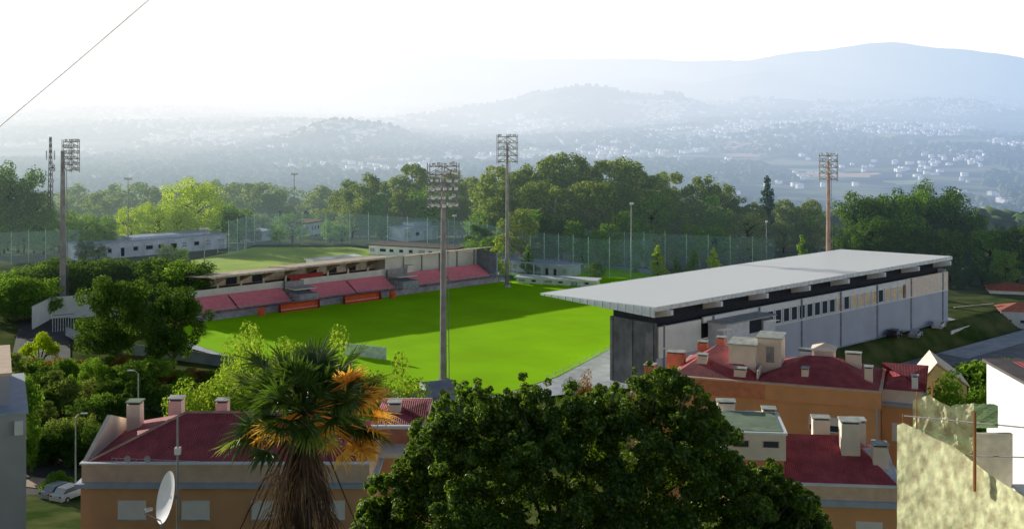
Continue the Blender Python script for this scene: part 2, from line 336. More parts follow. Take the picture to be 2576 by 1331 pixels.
for k in sel:
    p=hit(float(xs[k]),float(ys[k]))
    if not p or p.y>7800 or p.y<900: continue
    a=rng.uniform(.1,1.2);wx=rng.uniform(2.5,7)*np.interp(p.y,[900,7000],[.8,1.8]);hh=rng.uniform(1.8,3)*np.interp(p.y,[900,7000],[.9,1.6])
    b_=cub*np.array([wx,wx*.7,hh]);ca,sa=math.cos(a),math.sin(a)
    b_=np.stack([b_[:,0]*ca-b_[:,1]*sa,b_[:,0]*sa+b_[:,1]*ca,b_[:,2]],1)+np.array([p.x,p.y-5,p.z+hh])
    vv.append(b_);ff.append(cf+q);mi+= [1 if rng.random()<.6 else 0,0,0,0,0];q+=8
o=bpy.data.objects.new('distant_houses',npmesh('dh',np.concatenate(vv),np.concatenate(ff),[HWm,HRm],False,mi));link(o);tag(o,'countless tiny pale houses speckling the hazy valley and hillsides','houses',kind='stuff')
# =============== STADIUM GROUND SHEETS
GR=M('pitch_grass',(.40,.80,.008),.9,.10,.10,world=True,spec=.02,stripe=(LV,.30,.10))
GT=M('training_grass',(.60,.78,.14),.9,.25,.08,world=True,spec=.05,haze=True)
CONC=M('concrete',(.50,.50,.50),.85,.3,.8,bump=.1);ASPH=M('asphalt',(.085,.085,.09),.9,.3,.6,world=True);PAVE=M('paving',(.62,.64,.70),.9,.2,.5,world=True)
def sheet(name,pts,z,mat):
    o=MB().add([(p[0],p[1],z) for p in pts],[tuple(range(len(pts)))]).build(name,mat);tag(o,kind='structure');return o
sheet('stadium_apron',[G(440,866),G(620,912),G(1000,1000),G(1260,1010),G(1560,975),LW(27,92),LW(112,92),LW(125,60),LW(115,-16),LW(-2,-14),G(470,820)],-.02,PAVE)
sheet('pitch_ground',[G(430,845),G(600,905),G(1000,985),G(1180,995),G(1262,992),G(1400,948),G(1542,874),LW(112,62),LW(112,-1),LW(74,-.6),LW(0,-.6)],.02,GR)
sheet('training_ground',[G(480,690),G(480,655),G(640,622),G(880,622),G(1180,650),G(1100,700)],0.0,GT)
sheet('side_ground',[G(1270,712),G(1270,684),G(1430,690),G(1460,712)],0.0,M('side_grass',(.14,.32,.12),.9,.2,.2))
LN=M('line_paint',(.75,.76,.7),.8,.1)
def strip(name,a,b,wd,z,mat):
    d=(b-a).normalized();n=Vector((-d.y,d.x,0))*wd/2;return sheet(name,[a-n,b-n,b+n,a+n],z,mat)
for a,b in [(G(500,688),G(560,648)),(G(560,648),G(870,630))]: strip('marking_line',a,b,.15,.03,LN)
strip('street',G(60,1290,-.3),Vector((-90,230,0)),9,-.12,ASPH)
strip('footpath',G(300,1020,-.3),G(620,1050,-.3),3.5,-.1,PAVE)
strip('pavement',G(60,1215,-.3),G(230,1235,-.3),3.0,-.06,M('warm_paving',(.66,.46,.34),.9,.2,.5,world=True))
sheet('road',[LW(52,97),LW(140,97),LW(140,122),LW(52,122)],-3.45,M('road_grey',(.34,.34,.37),.9,.3,.6,world=True))
sheet('car_park',[LW(96,97.2),LW(150,97.2),LW(150,103),LW(96,103)],-3.40,PAVE)
# =============== RIGHT STAND
rs=thing('covered_grandstand','long grandstand with flat white cantilever roof and grey windowed back wall','grandstand',LW(27,91.5),AZ)
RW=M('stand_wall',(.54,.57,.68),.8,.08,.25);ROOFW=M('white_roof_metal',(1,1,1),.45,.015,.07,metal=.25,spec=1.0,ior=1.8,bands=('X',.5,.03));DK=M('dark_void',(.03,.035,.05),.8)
WH=M('white_paint',(.90,.90,.90),.7,.08,.6);DCON=M('dark_concrete',(.17,.18,.20),.9,.35,.5,bump=.2);GL=M('glass_dark',(.05,.07,.10),.15,.1);AMB=M('painted_sunlit_pane',(.98,.70,.42),.5,.25,.8)  # AMB: sunlight through the panes, painted as an amber base colour
MB().box(11,83,0,.4,-4,5.9,0).box(0.3,11,0,.4,-4,4.5,0).build('back_wall',RW,rs)
MB().box(.8,10.3,-.06,.35,4.5,9.0).build('white_panel',WH,rs)
MB().box(11,83,.05,.4,8.3,9.2).build('lintel',WH,rs)
MB().box(68,83,-.02,.4,5.9,9.25).build('upper_wall',M('upper_wall',(.95,.80,.68),.8,.1),rs)
MB().box(11,83,-.1,-.02,5.7,5.9).build('wall_ledge',WH,rs)
MB().box(11,68,.9,1.0,5.9,8.3).box(.5,83,1.9,2.1,5.5,11.3).box(.5,.7,2.1,8.7,9.6,11.3).build('void_sheet',DK,rs)  # near-black sheets painted in for the shadowed void under the roof
MB().box(0,.5,0,8.7,-4,9.6).build('end_wall',DCON,rs)
for yy in (0.2,4.3,8.3): MB().box(-.12,0.02,yy,yy+.5,-4,9.6).build('end_rib',DCON,rs)
MB().box(82.6,83,.4,8.7,-4,9.6).build('far_end_wall',RW,rs)
MB().extr([(-.6,11.55),(23.7,11.0),(23.7,11.2),(-.6,12.15)],-.5,83.5).build('roof',ROOFW,rs)
MB().box(-.56,83.5,-.64,-.6,11.5,12.16).box(-.56,83.5,23.71,23.75,10.95,11.23).build('roof_edge_trim',M('trim_blue',(.85,.88,.93),.5),rs)
fm=MB().add([(-.55,-.5,10.6),(-.55,23.6,10.9),(-.55,23.6,11.17),(-.55,-.5,12.1),(-.52,-.5,10.6),(-.52,23.6,10.9),(-.52,23.6,10.98),(-.52,-.5,11.5)],[(0,3,2,1),(4,5,6,7),(0,1,5,4),(0,4,7,3)]);fm.build('end_fascia',M('fascia_white',(.8,.88,.97),.6,.1),rs)
for k in range(15): 
    y=.3+k*1.6;MB().box(-.62,-.56,y,y+.08,10.62+.3*y/24,12.0-.9*y/24).build('fascia_rib',M('rib_grey',(.3,.34,.4),.6),rs)
for i in range(8):
    x=2+i*11.3
    MB().extr([(-1.6,10.8),(1.9,10.0),(1.9,11.46),(-1.6,11.54)],x-.25,x+.25).extr([(2.1,10.3),(22,10.9),(22,11.0),(2.1,11.44)],x-.25,x+.25).build('roof_beam',WH,rs)
    MB().box(x-.2,x+.2,-.08,.0,-4,5.7).box(x-.2,x+.2,-.08,0,5.9,9.2).build('pilaster',M('joint_grey',(.26,.27,.33),.8),rs)
for i in range(20):
    x=24.5+i*2.15
    if x>67: break
    f_=MB().box(x,x+1.7,.0,.12,5.95,6.1).box(x,x+1.7,0,.12,8.15,8.3).box(x,x+.12,0,.12,6.1,8.15).box(x+1.58,x+1.7,0,.12,6.1,8.15).build('window',WH,rs)
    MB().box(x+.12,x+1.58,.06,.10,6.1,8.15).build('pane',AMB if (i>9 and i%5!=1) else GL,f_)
    if i<19: MB().box(x+1.72,x+2.13,.02,.4,5.92,8.3).build('mullion_wall',RW,rs)
BLW=M('block_white',(.78,.80,.88),.8,.12)
MB().box(12,24,-3.5,0,-4,6.4).box(12,17.5,-3.5,0,6.4,8.4).box(21,24,-3.5,0,6.4,7.9).build('stair_block',BLW,rs)
MB().box(11.8,24.2,-3.7,.0,8.42,8.6).build('stair_block_roof',CONC,rs)
MB().box(17.6,20.9,-3.2,-3.1,6.4,8.4).build('opening',DK,rs)
gq=MB();
for (gx,gzz,a) in [(12.6,4.9,.3),(13.1,5.1,1.5),(13.6,4.8,2.4),(14.1,5.0,.9),(13.3,4.2,1.9),(12.9,3.9,.2),(14.4,4.3,1.2),(15.0,4.9,2.0)]:
    p=Vector((gx,-3.53,gzz));q=Vector((math.cos(a)*.45,0,math.sin(a)*.5));gq.tube([p-q,p+Vector((.12,0,.1)),p+q],.06,5)
gq.build('graffiti',DK,rs)
tm=MB()
for k in range(9): tm.box(.6,82.5,8.6-k*.85-.85,8.6-k*.85,0,.8+k*.55)
tm.build('seating_tier',CONC,rs)
# =============== LEFT STAND
ls=thing('red_seat_grandstand','low old grandstand with red seat blocks and rusty brown roof along the pitch','grandstand',A0,AZ)
RED=M('red_seats',(.98,.32,.42),.55,.12,1.2,spec=.5);RUST=M('rust_roof',(.66,.52,.42),.8,.4,.6,bands=('X',1.2,.35));BR=M('brown_inner',(.22,.13,.10),.9,.3)
MB().box(-1,77,1.0,1.3,-.2,1.0).build('front_wall',M('front_grey',(.52,.45,.52),.9,.3,.8),ls)
for i in range(38): MB().box(-1+i*2.05,-.94+i*2.05,1.05,1.12,1.0,2.0).build('rail_post',M('rail_white',(.6,.6,.6),.5),ls)
MB().box(-1,77,1.06,1.1,1.95,2.02).box(-1,77,1.06,1.1,1.5,1.54).build('rail',M('rail_white',(.6,.6,.6)),ls)
tm=MB()
for k in range(6): tm.box(-1,77,2+k*1.0,8,.0+k*.45,.45+k*.45)
tm.build('terrace_steps',M('terrace',(.50,.44,.48),.9,.3,.7),ls)
blocks=[(0,11.3),(11.7,23.5),(29.5,39),(39.4,49),(54.5,64),(64.4,76)]
for (a,b_) in blocks:
    mb=MB()
    for k in range(9):
        y=3.0+k*.5;z=1.25+k*.235
        mb.box(a,b_,y,y+.34,z,z+.10);mb.box(a,b_,y+.34,y+.40,z,z+.36)
    mb.build('seat_block',RED,ls)
for (a,b_) in [(-.5,24.5),(28.5,50)]: MB().box(a,b_,7.9,8.1,2.9,4.7).build('parapet_wall',WH,ls)
for (a,b_) in [(24.3,28.7),(50,54.3)]:
    MB().box(a,b_,1.4,7,0.9,2.6).box(a,b_,7,7.3,2.6,4.6).build('stair_block',M('stair_grey',(.46,.46,.52),.9),ls)
    MB().box(a-.3,b_+.3,2.5,6.5,3.4,3.6).build('canopy_slab',WH,ls)
MB().box(6,50.2,12.8,13,-.2,6.95).build('back_wall',M('back_cream',(.86,.74,.62),.9,.3,.6),ls)
MB().box(50.2,77,9.2,9.5,-.2,6.85).box(50,50.2,8.1,13,-.2,7.1).build('white_back_wall',WH,ls)
MB().box(77,77.4,2,13,-.2,6.6).build('end_wall',M('end_grey',(.36,.42,.55),.9),ls)
MB().box(6,50,8.2,12.8,4.2,4.3).build('upper_floor',BR,ls)
for (a,b_,z) in [(5,24.1,6.75),(23.9,50.3,6.95)]:
    MB().extr([(1.6,z+1.15),(13.4,z),(13.4,z+.12),(1.6,z+1.27)],a,b_).build('roof',RUST,ls)
    MB().box(a,b_,1.5,1.6,z+1.0,z+1.38).build('roof_gutter',M('gutter_pale',(.66,.56,.48),.7,.3),ls)
MB().extr([(1.6,8.0),(10,6.8),(10,6.95),(1.6,8.12)],50.3,77.6).build('roof',RUST,ls)
for i in range(16):
    x=-.5+i*5.1;zz=7.1
    if x<5: continue
    if x<50:
        MB().box(x,x+.35,8.2,8.55,4.3,zz-.1).build('column',M('col_cream',(.88,.80,.70),.8),ls)
        MB().add([(x,8.2,5.6),(x,3.0,zz+.45),(x,8.2,zz),(x+.12,8.2,5.6),(x+.12,3.0,zz+.45),(x+.12,8.2,zz)],[(0,1,2),(5,4,3),(0,3,4,1)]).build('roof_bracket',M('bracket_brown',(.55,.38,.28),.8),ls)
    else: MB().box(x,x+.15,8.9,9.15,-.1,6.7).build('column',M('col_grey',(.35,.33,.32)),ls)
for a in (8,14,20,33,38,43): MB().box(a,a+2.4,12.7,12.79,4.4,5.8).build('window',GL,ls)
MB().box(55.6,57.4,7.4,9.0,3.4,5.0).build('press_cabin',WH,ls)
MB().box(26,34,8.0,8.2,4.4,5.6).build('red_panel',M('dark_red',(.5,.07,.07),.8),ls)
OR=M('dugout_red',(.90,.15,.06),.5,.2)
for (l,n,lab) in [(18.5,9,'long red team dugout in front of the left red seat blocks'),(33.5,9,'long red team dugout in front of the middle red seat blocks')]:
    t=thing('dugout',lab,'dugout',LW(l,1.2),AZ)
    MB().extr([(0,0),(.9,0),(.9,1.3),(.6,1.7),(.2,1.75),(0,1.7),(.55,1.5),(.75,1.2),(.75,.1),(0,.1)],0,n).build('shell',OR,t)
    MB().box(.2,n-.2,.4,.74,.42,.5).build('bench',WH,t)
    for xx in (0,n-.06): MB().extr([(0,.0),(.9,0),(.9,1.3),(.6,1.7),(.2,1.75)],xx-.02,xx+.08).build('side_panel',M('side_red',(.35,.05,.03)),t)
for l,lab in [(14.3,'small round red booth left of the left dugout'),(45.5,'small round red booth right of the middle dugout')]:
    t=thing('booth',lab,'booth',LW(l,1.0),AZ)
    MB().tube([(0,0,0),(0,0,1.1)],[.7,.7],14).build('base',OR,t);MB().tube([(0,0,1.1),(0,0,1.5),(0,0,1.75)],[.8,.6,.1],14).build('roof',OR,t)
# =============== FLOODLIGHT MASTS
MCON=M('mast_concrete',(.34,.32,.32),.85,.3,.6);MCON2=M('mast_brown',(.50,.33,.28),.85,.3,.6);MST=M('mast_steel',(.27,.26,.28),.6);LAMP=M('lamp_grey',(.62,.62,.65),.35);LENS=M('lamp_lens',(.75,.75,.72),.15)
lm=MB().box(-.25,.25,-.12,.14,-.23,.23).tube([(0,.14,0),(0,.3,0)],[.2,.12],8);lm=lm.build('t',LAMP);LD=lm.data;bpy.data.objects.remove(lm)
ll=MB().box(-.20,.20,-.15,-.121,-.18,.18).build('t',LENS);LL=ll.data;bpy.data.objects.remove(ll)
def mast(label,base,H,ww,hh,rz,cols=5,rows=5,r0=.5,two=True,ladder=True,pm=None,side=False):
    t=thing('floodlight_mast',label,'floodlight mast',base,rz)
    MB().tube([(0,0,-.3),(0,0,H*.5),(0,0,H-hh*.3)],[r0,r0*.78,r0*.55],10).build('pole',pm or MCON,t,smooth=False)
    MB().tube([(0,0,-.2),(0,0,.5)],[r0*1.8,r0*1.6],10).build('footing',CONC,t)
    fr=MB();x0,x1=(-ww/2,ww/2)
    if side: x0,x1=0,ww
    sides=[-.9,.9] if two else [-.5]
    for sy_ in sides:
        for k in range(rows):
            z=H-hh+hh*k/(rows-1);fr.tube([(x0,sy_,z),(x1,sy_,z)],.06,5)
        for x in (x0,(x0+x1)/2,x1): fr.tube([(x,sy_,H-hh-.4),(x,sy_,H+.5)],.07,5)
        for k in range(rows-1):
            z=H-hh+hh*k/(rows-1);z2=H-hh+hh*(k+1)/(rows-1);fr.tube([(x0,sy_,z),((x0+x1)/2,sy_,z2)],.04,4);fr.tube([(x1,sy_,z),((x0+x1)/2,sy_,z2)],.04,4)
    for k in range(rows):
        z=H-hh+hh*k/(rows-1)
        for x in (x0,x1): fr.tube([(x,-.9,z),(x,.9,z)],.045,4)
    fr.build('head_frame',MST,t)
    for sy_ in sides:
        for k in range(rows):
            z=H-hh+hh*k/(rows-1)+.3
            for j in range(cols):
                if random.random()<.28: continue
                x=x0+(x1-x0)*(j+.5)/cols+random.uniform(-.1,.1)
                o=bpy.data.objects.new('floodlight',LD);o.location=(x,sy_-.2,z+random.uniform(-.08,.08));o.rotation_euler=(R(20),0,random.uniform(-.5,.5));link(o,t)
                q=bpy.data.objects.new('lens',LL);link(q,o)
    if ladder:
        ld=MB()
        for x in (-.2,.2): ld.tube([(r0+.35,x,0),(r0*.5+.35,x,H-hh)],.03,4)
        n=int(H/1.2)
        for k in range(n):
            z=k*1.2+.5;xx=r0+.35-(r0*.5)*z/H;ld.tube([(xx,-.2,z),(xx,.2,z)],.02,4)
            if k%4==0: ld.tube([(0,0,z),(xx,0,z)],.03,4)
        ld.build('ladder',MST,t)
    return t
b=G(1115,960);mast('tall floodlight mast in front of the pitch with two faced lamp rack, nearest and central',b,32,4.4,6.0,R(15),5,6,.56)
b=G(158,785);mast('tall floodlight mast beside the white wall at far left of the stadium',b,33.5,3.0,5.6,R(30),4,6,.70,side=True)
b=G(1276,722);mast('floodlight mast behind the far end of the red seat stand',b,CAMZ-(345-250)/F*b.y,4.4,5.6,R(10),4,5,.50)
Yr=262;b=Vector(((2084-CX)/F*Yr,Yr,0));mast('floodlight mast rising behind the white roof on the right',b,CAMZ-(392-250)/F*Yr,3.8,5.2,R(-20),4,5,.60,pm=MCON2)
t=thing('lattice_mast','thin steel lattice antenna mast behind the far left floodlight','antenna mast',(*(P(127,520,330).xy),gz(P(127,520,330).x,330)))
mb=MB();H=CAMZ-(345-250)/F*330-t.location.z
for k in range(4):
    a=k*math.pi/2+.5;mb.tube([(1.0*math.cos(a),1.0*math.sin(a),0),(.25*math.cos(a),.25*math.sin(a),H)],.10,4)
for j in range(20):
    z=H*j/20;z2=H*(j+1)/20;r1=1-.75*j/20;r2=1-.75*(j+1)/20
    for k in range(4):
        a=k*math.pi/2+.5;a2=a+math.pi/2;mb.tube([(r1*math.cos(a),r1*math.sin(a),z),(r2*math.cos(a2),r2*math.sin(a2),z2)],.06,4)
mb.build('tower',MST,t)
for j,z in enumerate((H*.62,H*.75,H*.72)): MB().tube([(.6+.2*j,-.6,z),(.6+.2*j,-1.0,z)],[.7,.7],12).build('antenna_drum',LAMP,t)
for s_ in (-1,1): MB().box(s_*1.1-.15,s_*1.1+.15,-.1,.1,H*.8,H*.88).build('antenna_panel',LAMP,t)
def smallmast(label,x,yb,yt,arm=2.2,Y=None,n=4):
    b=G(x,yb) if Y is None else Vector(((x-CX)/F*Y,Y,0));H=CAMZ-(yt-250)/F*b.y
    t=thing('pitch_lamp',label,'lamp mast',b,R(random.uniform(0,40)))
    MB().tube([(0,0,-.2),(0,0,H)],[.20,.10],8).build('pole',M('pole_pale',(.42,.42,.42),.6),t)
    MB().tube([(-arm/2,0,H),(arm/2,0,H)],.08,5).build('crossbar',MST,t)
    for j in range(n):
        o=bpy.data.objects.new('floodlight',LD);o.location=(-arm/2+arm*(j+.5)/n,-.15,H+.25);link(o,t)
smallmast('slim lamp mast over the far edge of the training pitch',740,612,440)
smallmast('slim lamp mast among yellow green trees behind the club building',322,640,452)
smallmast('pale lamp mast at the near left corner of the training pitch',514,690,578)
smallmast('tall thin pale lamp mast in front of the dark tree belt, behind the grandstand gap',1588,692,515,n=2,arm=1.2)
smallmast('grey thin lamp mast right of the central floodlight mast behind the stand',1143,650,545,n=2,arm=1)
smallmast('short thin lamp post in the trees just left of the right floodlight mast',1928,690,560,n=1,arm=.8)
# =============== NETS
NET=netM('green_net',(.10,.45,.25),.10,2,True);NP=M('net_post',(.45,.70,.50),.6,haze=True)
def net(label,pts,h,step=6.5):
    t=thing('ball_stop_net',label,'net fence',pts[0])
    for a,b in zip(pts[:-1],pts[1:]):
        a_=a-pts[0];b_=b-pts[0];L_=(b_-a_).length;n=max(1,int(L_/step))
        MB().add([a_,b_,b_+Vector((0,0,h)),a_+Vector((0,0,h))],[(0,1,2,3)]).build('net_panel',NET,t)
        for k in range(n):
            p=a_.lerp(b_,k/n);MB().tube([p,p+Vector((0,0,h+random.uniform(.1,.8)))],.08,5).build('post',NP,t)
net('tall green ball stop net beyond the training pitch',[G(575,642),G(640,616),G(880,616),G(1180,642)],9)
net('tall green net running from the back floodlight to the hedge below the tree belt',[G(1180,642),G(1300,668),G(1480,698),G(1640,700)],9,4.5)
net('green net with thin posts behind the club building at far left',[G(-60,668),G(200,655)],8,4)
net('tall green net behind the side pitch, right of the back floodlight',[G(1290,650),G(1620,672),G(1950,690)],8.5,5)
# =============== CLUB BUILDINGS
GRF=M('grey_roof',(.46,.52,.64),.6,.2,haze=True);WHH=M('white_wall_far',(.86,.88,.90),.8,.12,.3,haze=True);WGB=M('grey_blue_wall',(.60,.66,.76),.8,.25,.3,haze=True)
def lowb(name,label,x0,y0,x1,y1,h,d,nw=8,roof=GRF,wall=WHH,step=0,cat='building'):
    a=G(x0,y0);b=G(x1,y1);v=b-a;rz=math.atan2(v.y,v.x);w_=v.length;rg=random.Random(int(x0))
    t=thing(name,label,cat,a,rz)
    MB().box(0,w_,0,d,-.3,h).build('wall',wall,t)
    rf=MB().box(-.4,w_+.4,-1.2,d+.4,h+.005,h+.28)
    if step: rf.box(w_*.35,w_*.9,1.5,d-1,h+.28,h+.28+step)
    rf.build('roof',roof,t)
    for k in range(nw):
        ww=w_/nw*rg.uniform(.3,.7);x=w_*(k+.15)/nw;dr=rg.random()<.35;f_=MB().box(x,x+ww,-.05,0.02,0 if dr else h*.35,h*.66).build('door' if dr else 'window',M('frame_dark',(.18,.20,.24),.6),t)
        MB().box(x+.12,x+ww-.12,-.08,-.052,.1 if dr else h*.4,h*.62).build('pane',GL if rg.random()<.5 else GRF,f_)
        if k: MB().box(w_*k/nw-.12,w_*k/nw+.12,-1.1,-.85,-.2,h).build('pillar',wall,t)
    return t
lowb('club_building','long low grey blue club building with flat roof left of the training pitch',200,655,570,622,3.6,9,12,step=.7,wall=WGB)
lowb('changing_room','small white building beyond the training pitch by the goal',628,608,684,602,2.6,6,3,wall=WGB)
lowb('house','white house half hidden in trees beyond the training pitch',768,592,812,584,3.6,8,3,roof=M('brown_roof',(.25,.15,.1)),cat='house')
lowb('modern_building','white flat roofed building behind the net in front of the tree belt',1018,606,1102,598,3.4,8,4,step=1.0,wall=WGB)
lowb('covered_bench_building','long low building with dark roof and white edge right of training pitch',928,640,1150,652,2.6,7,9,roof=M('dark_brown_roof',(.20,.17,.16)))
lowb('white_shelter','long white shelter at the near edge of the training pitch',785,672,905,660,1.5,3,5,roof=WH)
lowb('service_building','long low white building beside the side pitch under the nets',1268,680,1432,697,2.4,5,8,wall=WGB)
lowb('white_boundary_block','low white changing block at the right end of the side pitch',1300,712,1500,722,1.3,3,6,roof=WH)
lowb('kiosk','small white kiosk behind the left end of the red seat stand',425,712,475,706,2.6,4,2,cat='kiosk')
t=thing('football_goal','white goal frame at the far left of the training pitch','goal',G(548,636),R(20))
MB().tube([(0,0,0),(0,0,2.44),(7.3,0,2.44),(7.3,0,0)],.1,6).build('frame',LN,t);MB().tube([(0,0,2.44),(0,1.5,0),(7.3,1.5,0),(7.3,0,2.44)],.04,4).build('net_stay',LN,t)
# =============== PERIMETER WALLS
def wall(name,label,pts,h,mat,cat='wall',th=.25,posts=0,pm=None):
    t=thing(name,label,cat,pts[0])
    for a,b in zip(pts[:-1],pts[1:]):
        a_=a-pts[0];b_=b-pts[0];d=(b_-a_).normalized();n=Vector((-d.y,d.x,0)).normalized()*th/2
        MB().prism([a_-n,b_-n,b_+n,a_+n],a_.z-.5,a_.z+h).build('wall_panel',mat,t)
        if posts:
            k=int((b_-a_).length/posts)
            for i in range(k):
                p=a_.lerp(b_,i/max(k,1));MB().tube([p-Vector((0,0,.3)),p+Vector((0,0,h+.2))],.05,5).build('post',pm or MST,t)
wall('boundary_wall','high white curved boundary wall at the far left corner of the stadium',[G(82,826),G(128,800),G(240,792),G(330,790)],4.0,WH)
BL=M('panel_blue_grey',(.36,.40,.46),.7,.3,.3)
wall('perimeter_fence','grey panel fence with posts around the near left end of the pitch',[G(165,842),G(240,875),G(330,888),G(440,900),G(590,922),G(760,945)],1.5,BL,'fence',.1,2.6)
wall('advertising_hoarding','white panelled hoarding at the near edge of pitch behind the palm',[G(862,893),G(972,905)],2.0,M('board_white',(.85,.88,.95),.6),'hoarding',.1,1.2,WH)
wall('touchline_rail','low pale rail along the right edge of the lit grass',[G(1375,957),G(1458,918),G(1540,877)],.7,netM('rail_net',(.6,.6,.6),.10),'rail',.04,2.6,M('rail_white',(.6,.6,.6)))
def gp(x,y,z=-3.4): return G(x,y,z)
wall('car_park_wall','long white wall beside the road at far right behind grandstand',[gp(2392,862),gp(2460,840),gp(2520,822)],2.2,WH)
wall('garden_wall','cream wall between grandstand and the red roofed houses at right',[gp(2400,812),gp(2500,802)],3.2,M('cream_wall',(.9,.76,.66)))
wall('parking_fence','low white panel fence behind the parked cars at right',[gp(2405,836),gp(2470,826)],1.6,WH,'fence',.1,2)
t=thing('gate_frame','rusty lattice gate standing by the foot of the left floodlight mast','gate',G(132,835),R(30))
for k in range(9): MB().box(k*.45,k*.45+.08,0,.08,0,3.2+.3*(k%2)).build('bar',WH,t)
for z in (2.9,1.0): MB().box(0,3.7,-.03,.0,z,z+.1).build('crossbar',MST,t)
# =============== TREES
EUC=leafM('euc_leaf',[(.09,.15,.04),(.19,.29,.07),(.44,.50,.15)],True,.42)
DKG=leafM('dark_leaf',[(.04,.10,.022),(.08,.17,.035),(.21,.33,.06)],True,.38)
MID=leafM('mid_leaf',[(.08,.19,.03),(.16,.32,.045),(.35,.52,.08)],True,.42)
YEL=leafM('yellow_leaf',[(.20,.34,.02),(.42,.58,.03),(.68,.78,.06)],True,.45)
RDL=leafM('red_leaf',[(.16,.11,.035),(.32,.19,.06),(.48,.29,.09)],True,.35)
PIN=leafM('pine_leaf',[(.025,.06,.035),(.05,.11,.055),(.10,.18,.08)],True,.25)
tx=[820,870,1000,1040,1100,1200,1280,1400,1500,1620,1700,1800,1900,2000,2080,2140];ty=[520,450,430,405,415,430,415,392,405,405,440,450,480,495,515,520]
gB='trees of the dense eucalyptus belt behind the stadium'
for k in range(46):
    x=840+k*27+random.uniform(-12,12);top=np.interp(x,tx,ty)+random.uniform(-14,34)
    Yd=(390 if x<1200 else 350)+random.uniform(-10,12)
    pxtree('euc','eucalyptus_tree','tall eucalyptus tree in the dense belt behind the stadium',x,top,Yd,EUC,gB,wide=random.uniform(.9,1.2),N=4200,size=.034)
for k in range(44):
    x=880+k*27.5+random.uniform(-12,12);top=np.interp(x,tx,ty)+random.uniform(30,100)
    pxtree('euc' if k%4 else 'round','eucalyptus_tree','tall eucalyptus tree in the dense belt behind the stadium',x,top,(372 if x<1200 else 328)+random.uniform(-8,8),random.choice([EUC,EUC,MID,EUC]),gB,wide=random.uniform(.9,1.3),N=4200,size=.034)
gF='lower trees along the foot of the eucalyptus belt'
for k in range(46):
    x=1190+k*20+random.uniform(-10,10);top=np.interp(x,tx,ty)+random.uniform(105,180)
    pxtree(random.choice(['euc','round','euc','cone']),'young_tree','lower dark green tree at the foot of the eucalyptus belt',x,top,307+random.uniform(-8,8),random.choice([DKG,MID,MID,EUC]),gF,wide=random.uniform(1.0,1.5),N=4000,size=.036)
gY='small young conifers on the bank left of the white roof'
for x,tp in [(1655,612),(1745,622),(1795,618),(1500,650),(1700,640),(1600,655),(1250,590),(1215,600),(1330,610)]:
    pxtree('cone','young_conifer','small light green conifer on the bank in front of the tree belt',x,tp,287+random.uniform(-3,3),YEL if x in (1655,1795,1250) else MID,gY,wide=1.4)
pxtree('cone','lone_conifer','lone narrow dark conifer rising above the right end of the belt',1930,435,345,PIN,wide=.9)
pxtree('round','round_bush_tree','small round dark tree beside the white wall at end of side pitch',1497,655,275,DKG,wide=1.1)
pxtree('cone','narrow_tree','narrow small green tree just left of right floodlight mast above the roof',2017,585,275,MID,wide=1)
gR='thin hazy trees in the row beyond the training pitch'
for k in range(48):
    x=60+k*17.5+random.uniform(-8,8)
    pxtree('euc','hazy_tree','thin grey green tree in the hazy row beyond the training pitch',x,random.uniform(450,500),520+random.uniform(-50,90),EUC,gR,wide=random.uniform(.9,1.3))
gL='darker trees filling the ground beyond the club building'
for k in range(34):
    x=300+k*17+random.uniform(-8,8)
    pxtree('round','background_tree','dark green tree in the middle ground beyond the training pitch and nets',x,random.uniform(512,555),400+random.uniform(-14,14),random.choice([DKG,EUC,MID]),gL,wide=random.uniform(.9,1.3))
gC='low bushy trees around the club building and training pitch'
for x,tp,Yd in [(215,600,308),(250,612,305),(420,612,308),(455,618,306),(600,560,348),(700,560,345),(830,550,352),(860,560,350),(760,570,352),(960,560,360),(1000,565,360),(640,570,350)]:
    pxtree('round','low_tree','low bushy green tree close by the club building and training pitch',x,tp,Yd,random.choice([DKG,MID]),gC,wide=1.1,N=3500,size=.04)
for x,tp,wd,Yd in [(490,438,1.0,352),(400,500,1.1,352),(330,515,1.1,350),(560,500,1.1,358),(445,520,1.2,345)]:
    pxtree('round','yellow_green_tree','broad sunlit yellow green tree behind the club building, '+{490:'tallest of them',400:'left of the tallest',330:'leftmost and lowest',560:'right of the tallest',445:'in front of the tallest'}[x],x,tp,Yd,YEL if x!=560 else MID,wide=wd,N=7600,size=.03)
pxtree('round','dark_tree','dark tree at the right edge of yellow green trees behind club building',600,520,350,DKG,wide=1.2)
pxtree('round','dark_tree','lone dark green tree behind the small white changing room by lamp mast',735,532,350,DKG,wide=1.0)
gD='dark trees at the far left beyond the net'
for x,tp in [(-20,420),(45,405),(85,470),(150,520),(215,530),(250,540),(10,510),(110,545),(-40,480),(60,560),(180,560),(270,575),(20,450),(130,575),(0,570)]:
    pxtree('round','dark_tree','dark tall tree at the far left edge beyond the net',x,tp,325+random.uniform(-6,10),random.choice([PIN,DKG]) if tp<500 else MID,gD,wide=.8 if tp<500 else 1.1,N=6000,size=.034)
gH='dense trees of the dark hedge line behind the left white wall'
for k in range(26):
    x=-10+k*20+random.uniform(-8,8)
    pxtree('round','hedge_tree','low dark green tree in the hedge line behind the white boundary wall',x,640+random.uniform(0,40)+(25 if x<100 else 0),243+random.uniform(-5,8),random.choice([DKG,MID]),gH,wide=random.uniform(1.0,1.4),N=4600,size=.044)
for x,tp in [(20,690),(60,700),(-10,720),(100,690)]:
    pxtree('round','corner_tree','bushy mid green tree at the left edge beside the boundary wall',x,tp,228,MID,'bushy trees at left edge beside boundary wall',wide=1.3,N=4600,size=.044)
pxtree('round','broad_tree','big dark broadleaf tree at the near left corner of the pitch, left of the pair',292,690,190,DKG,wide=.92,N=21000,size=.028)
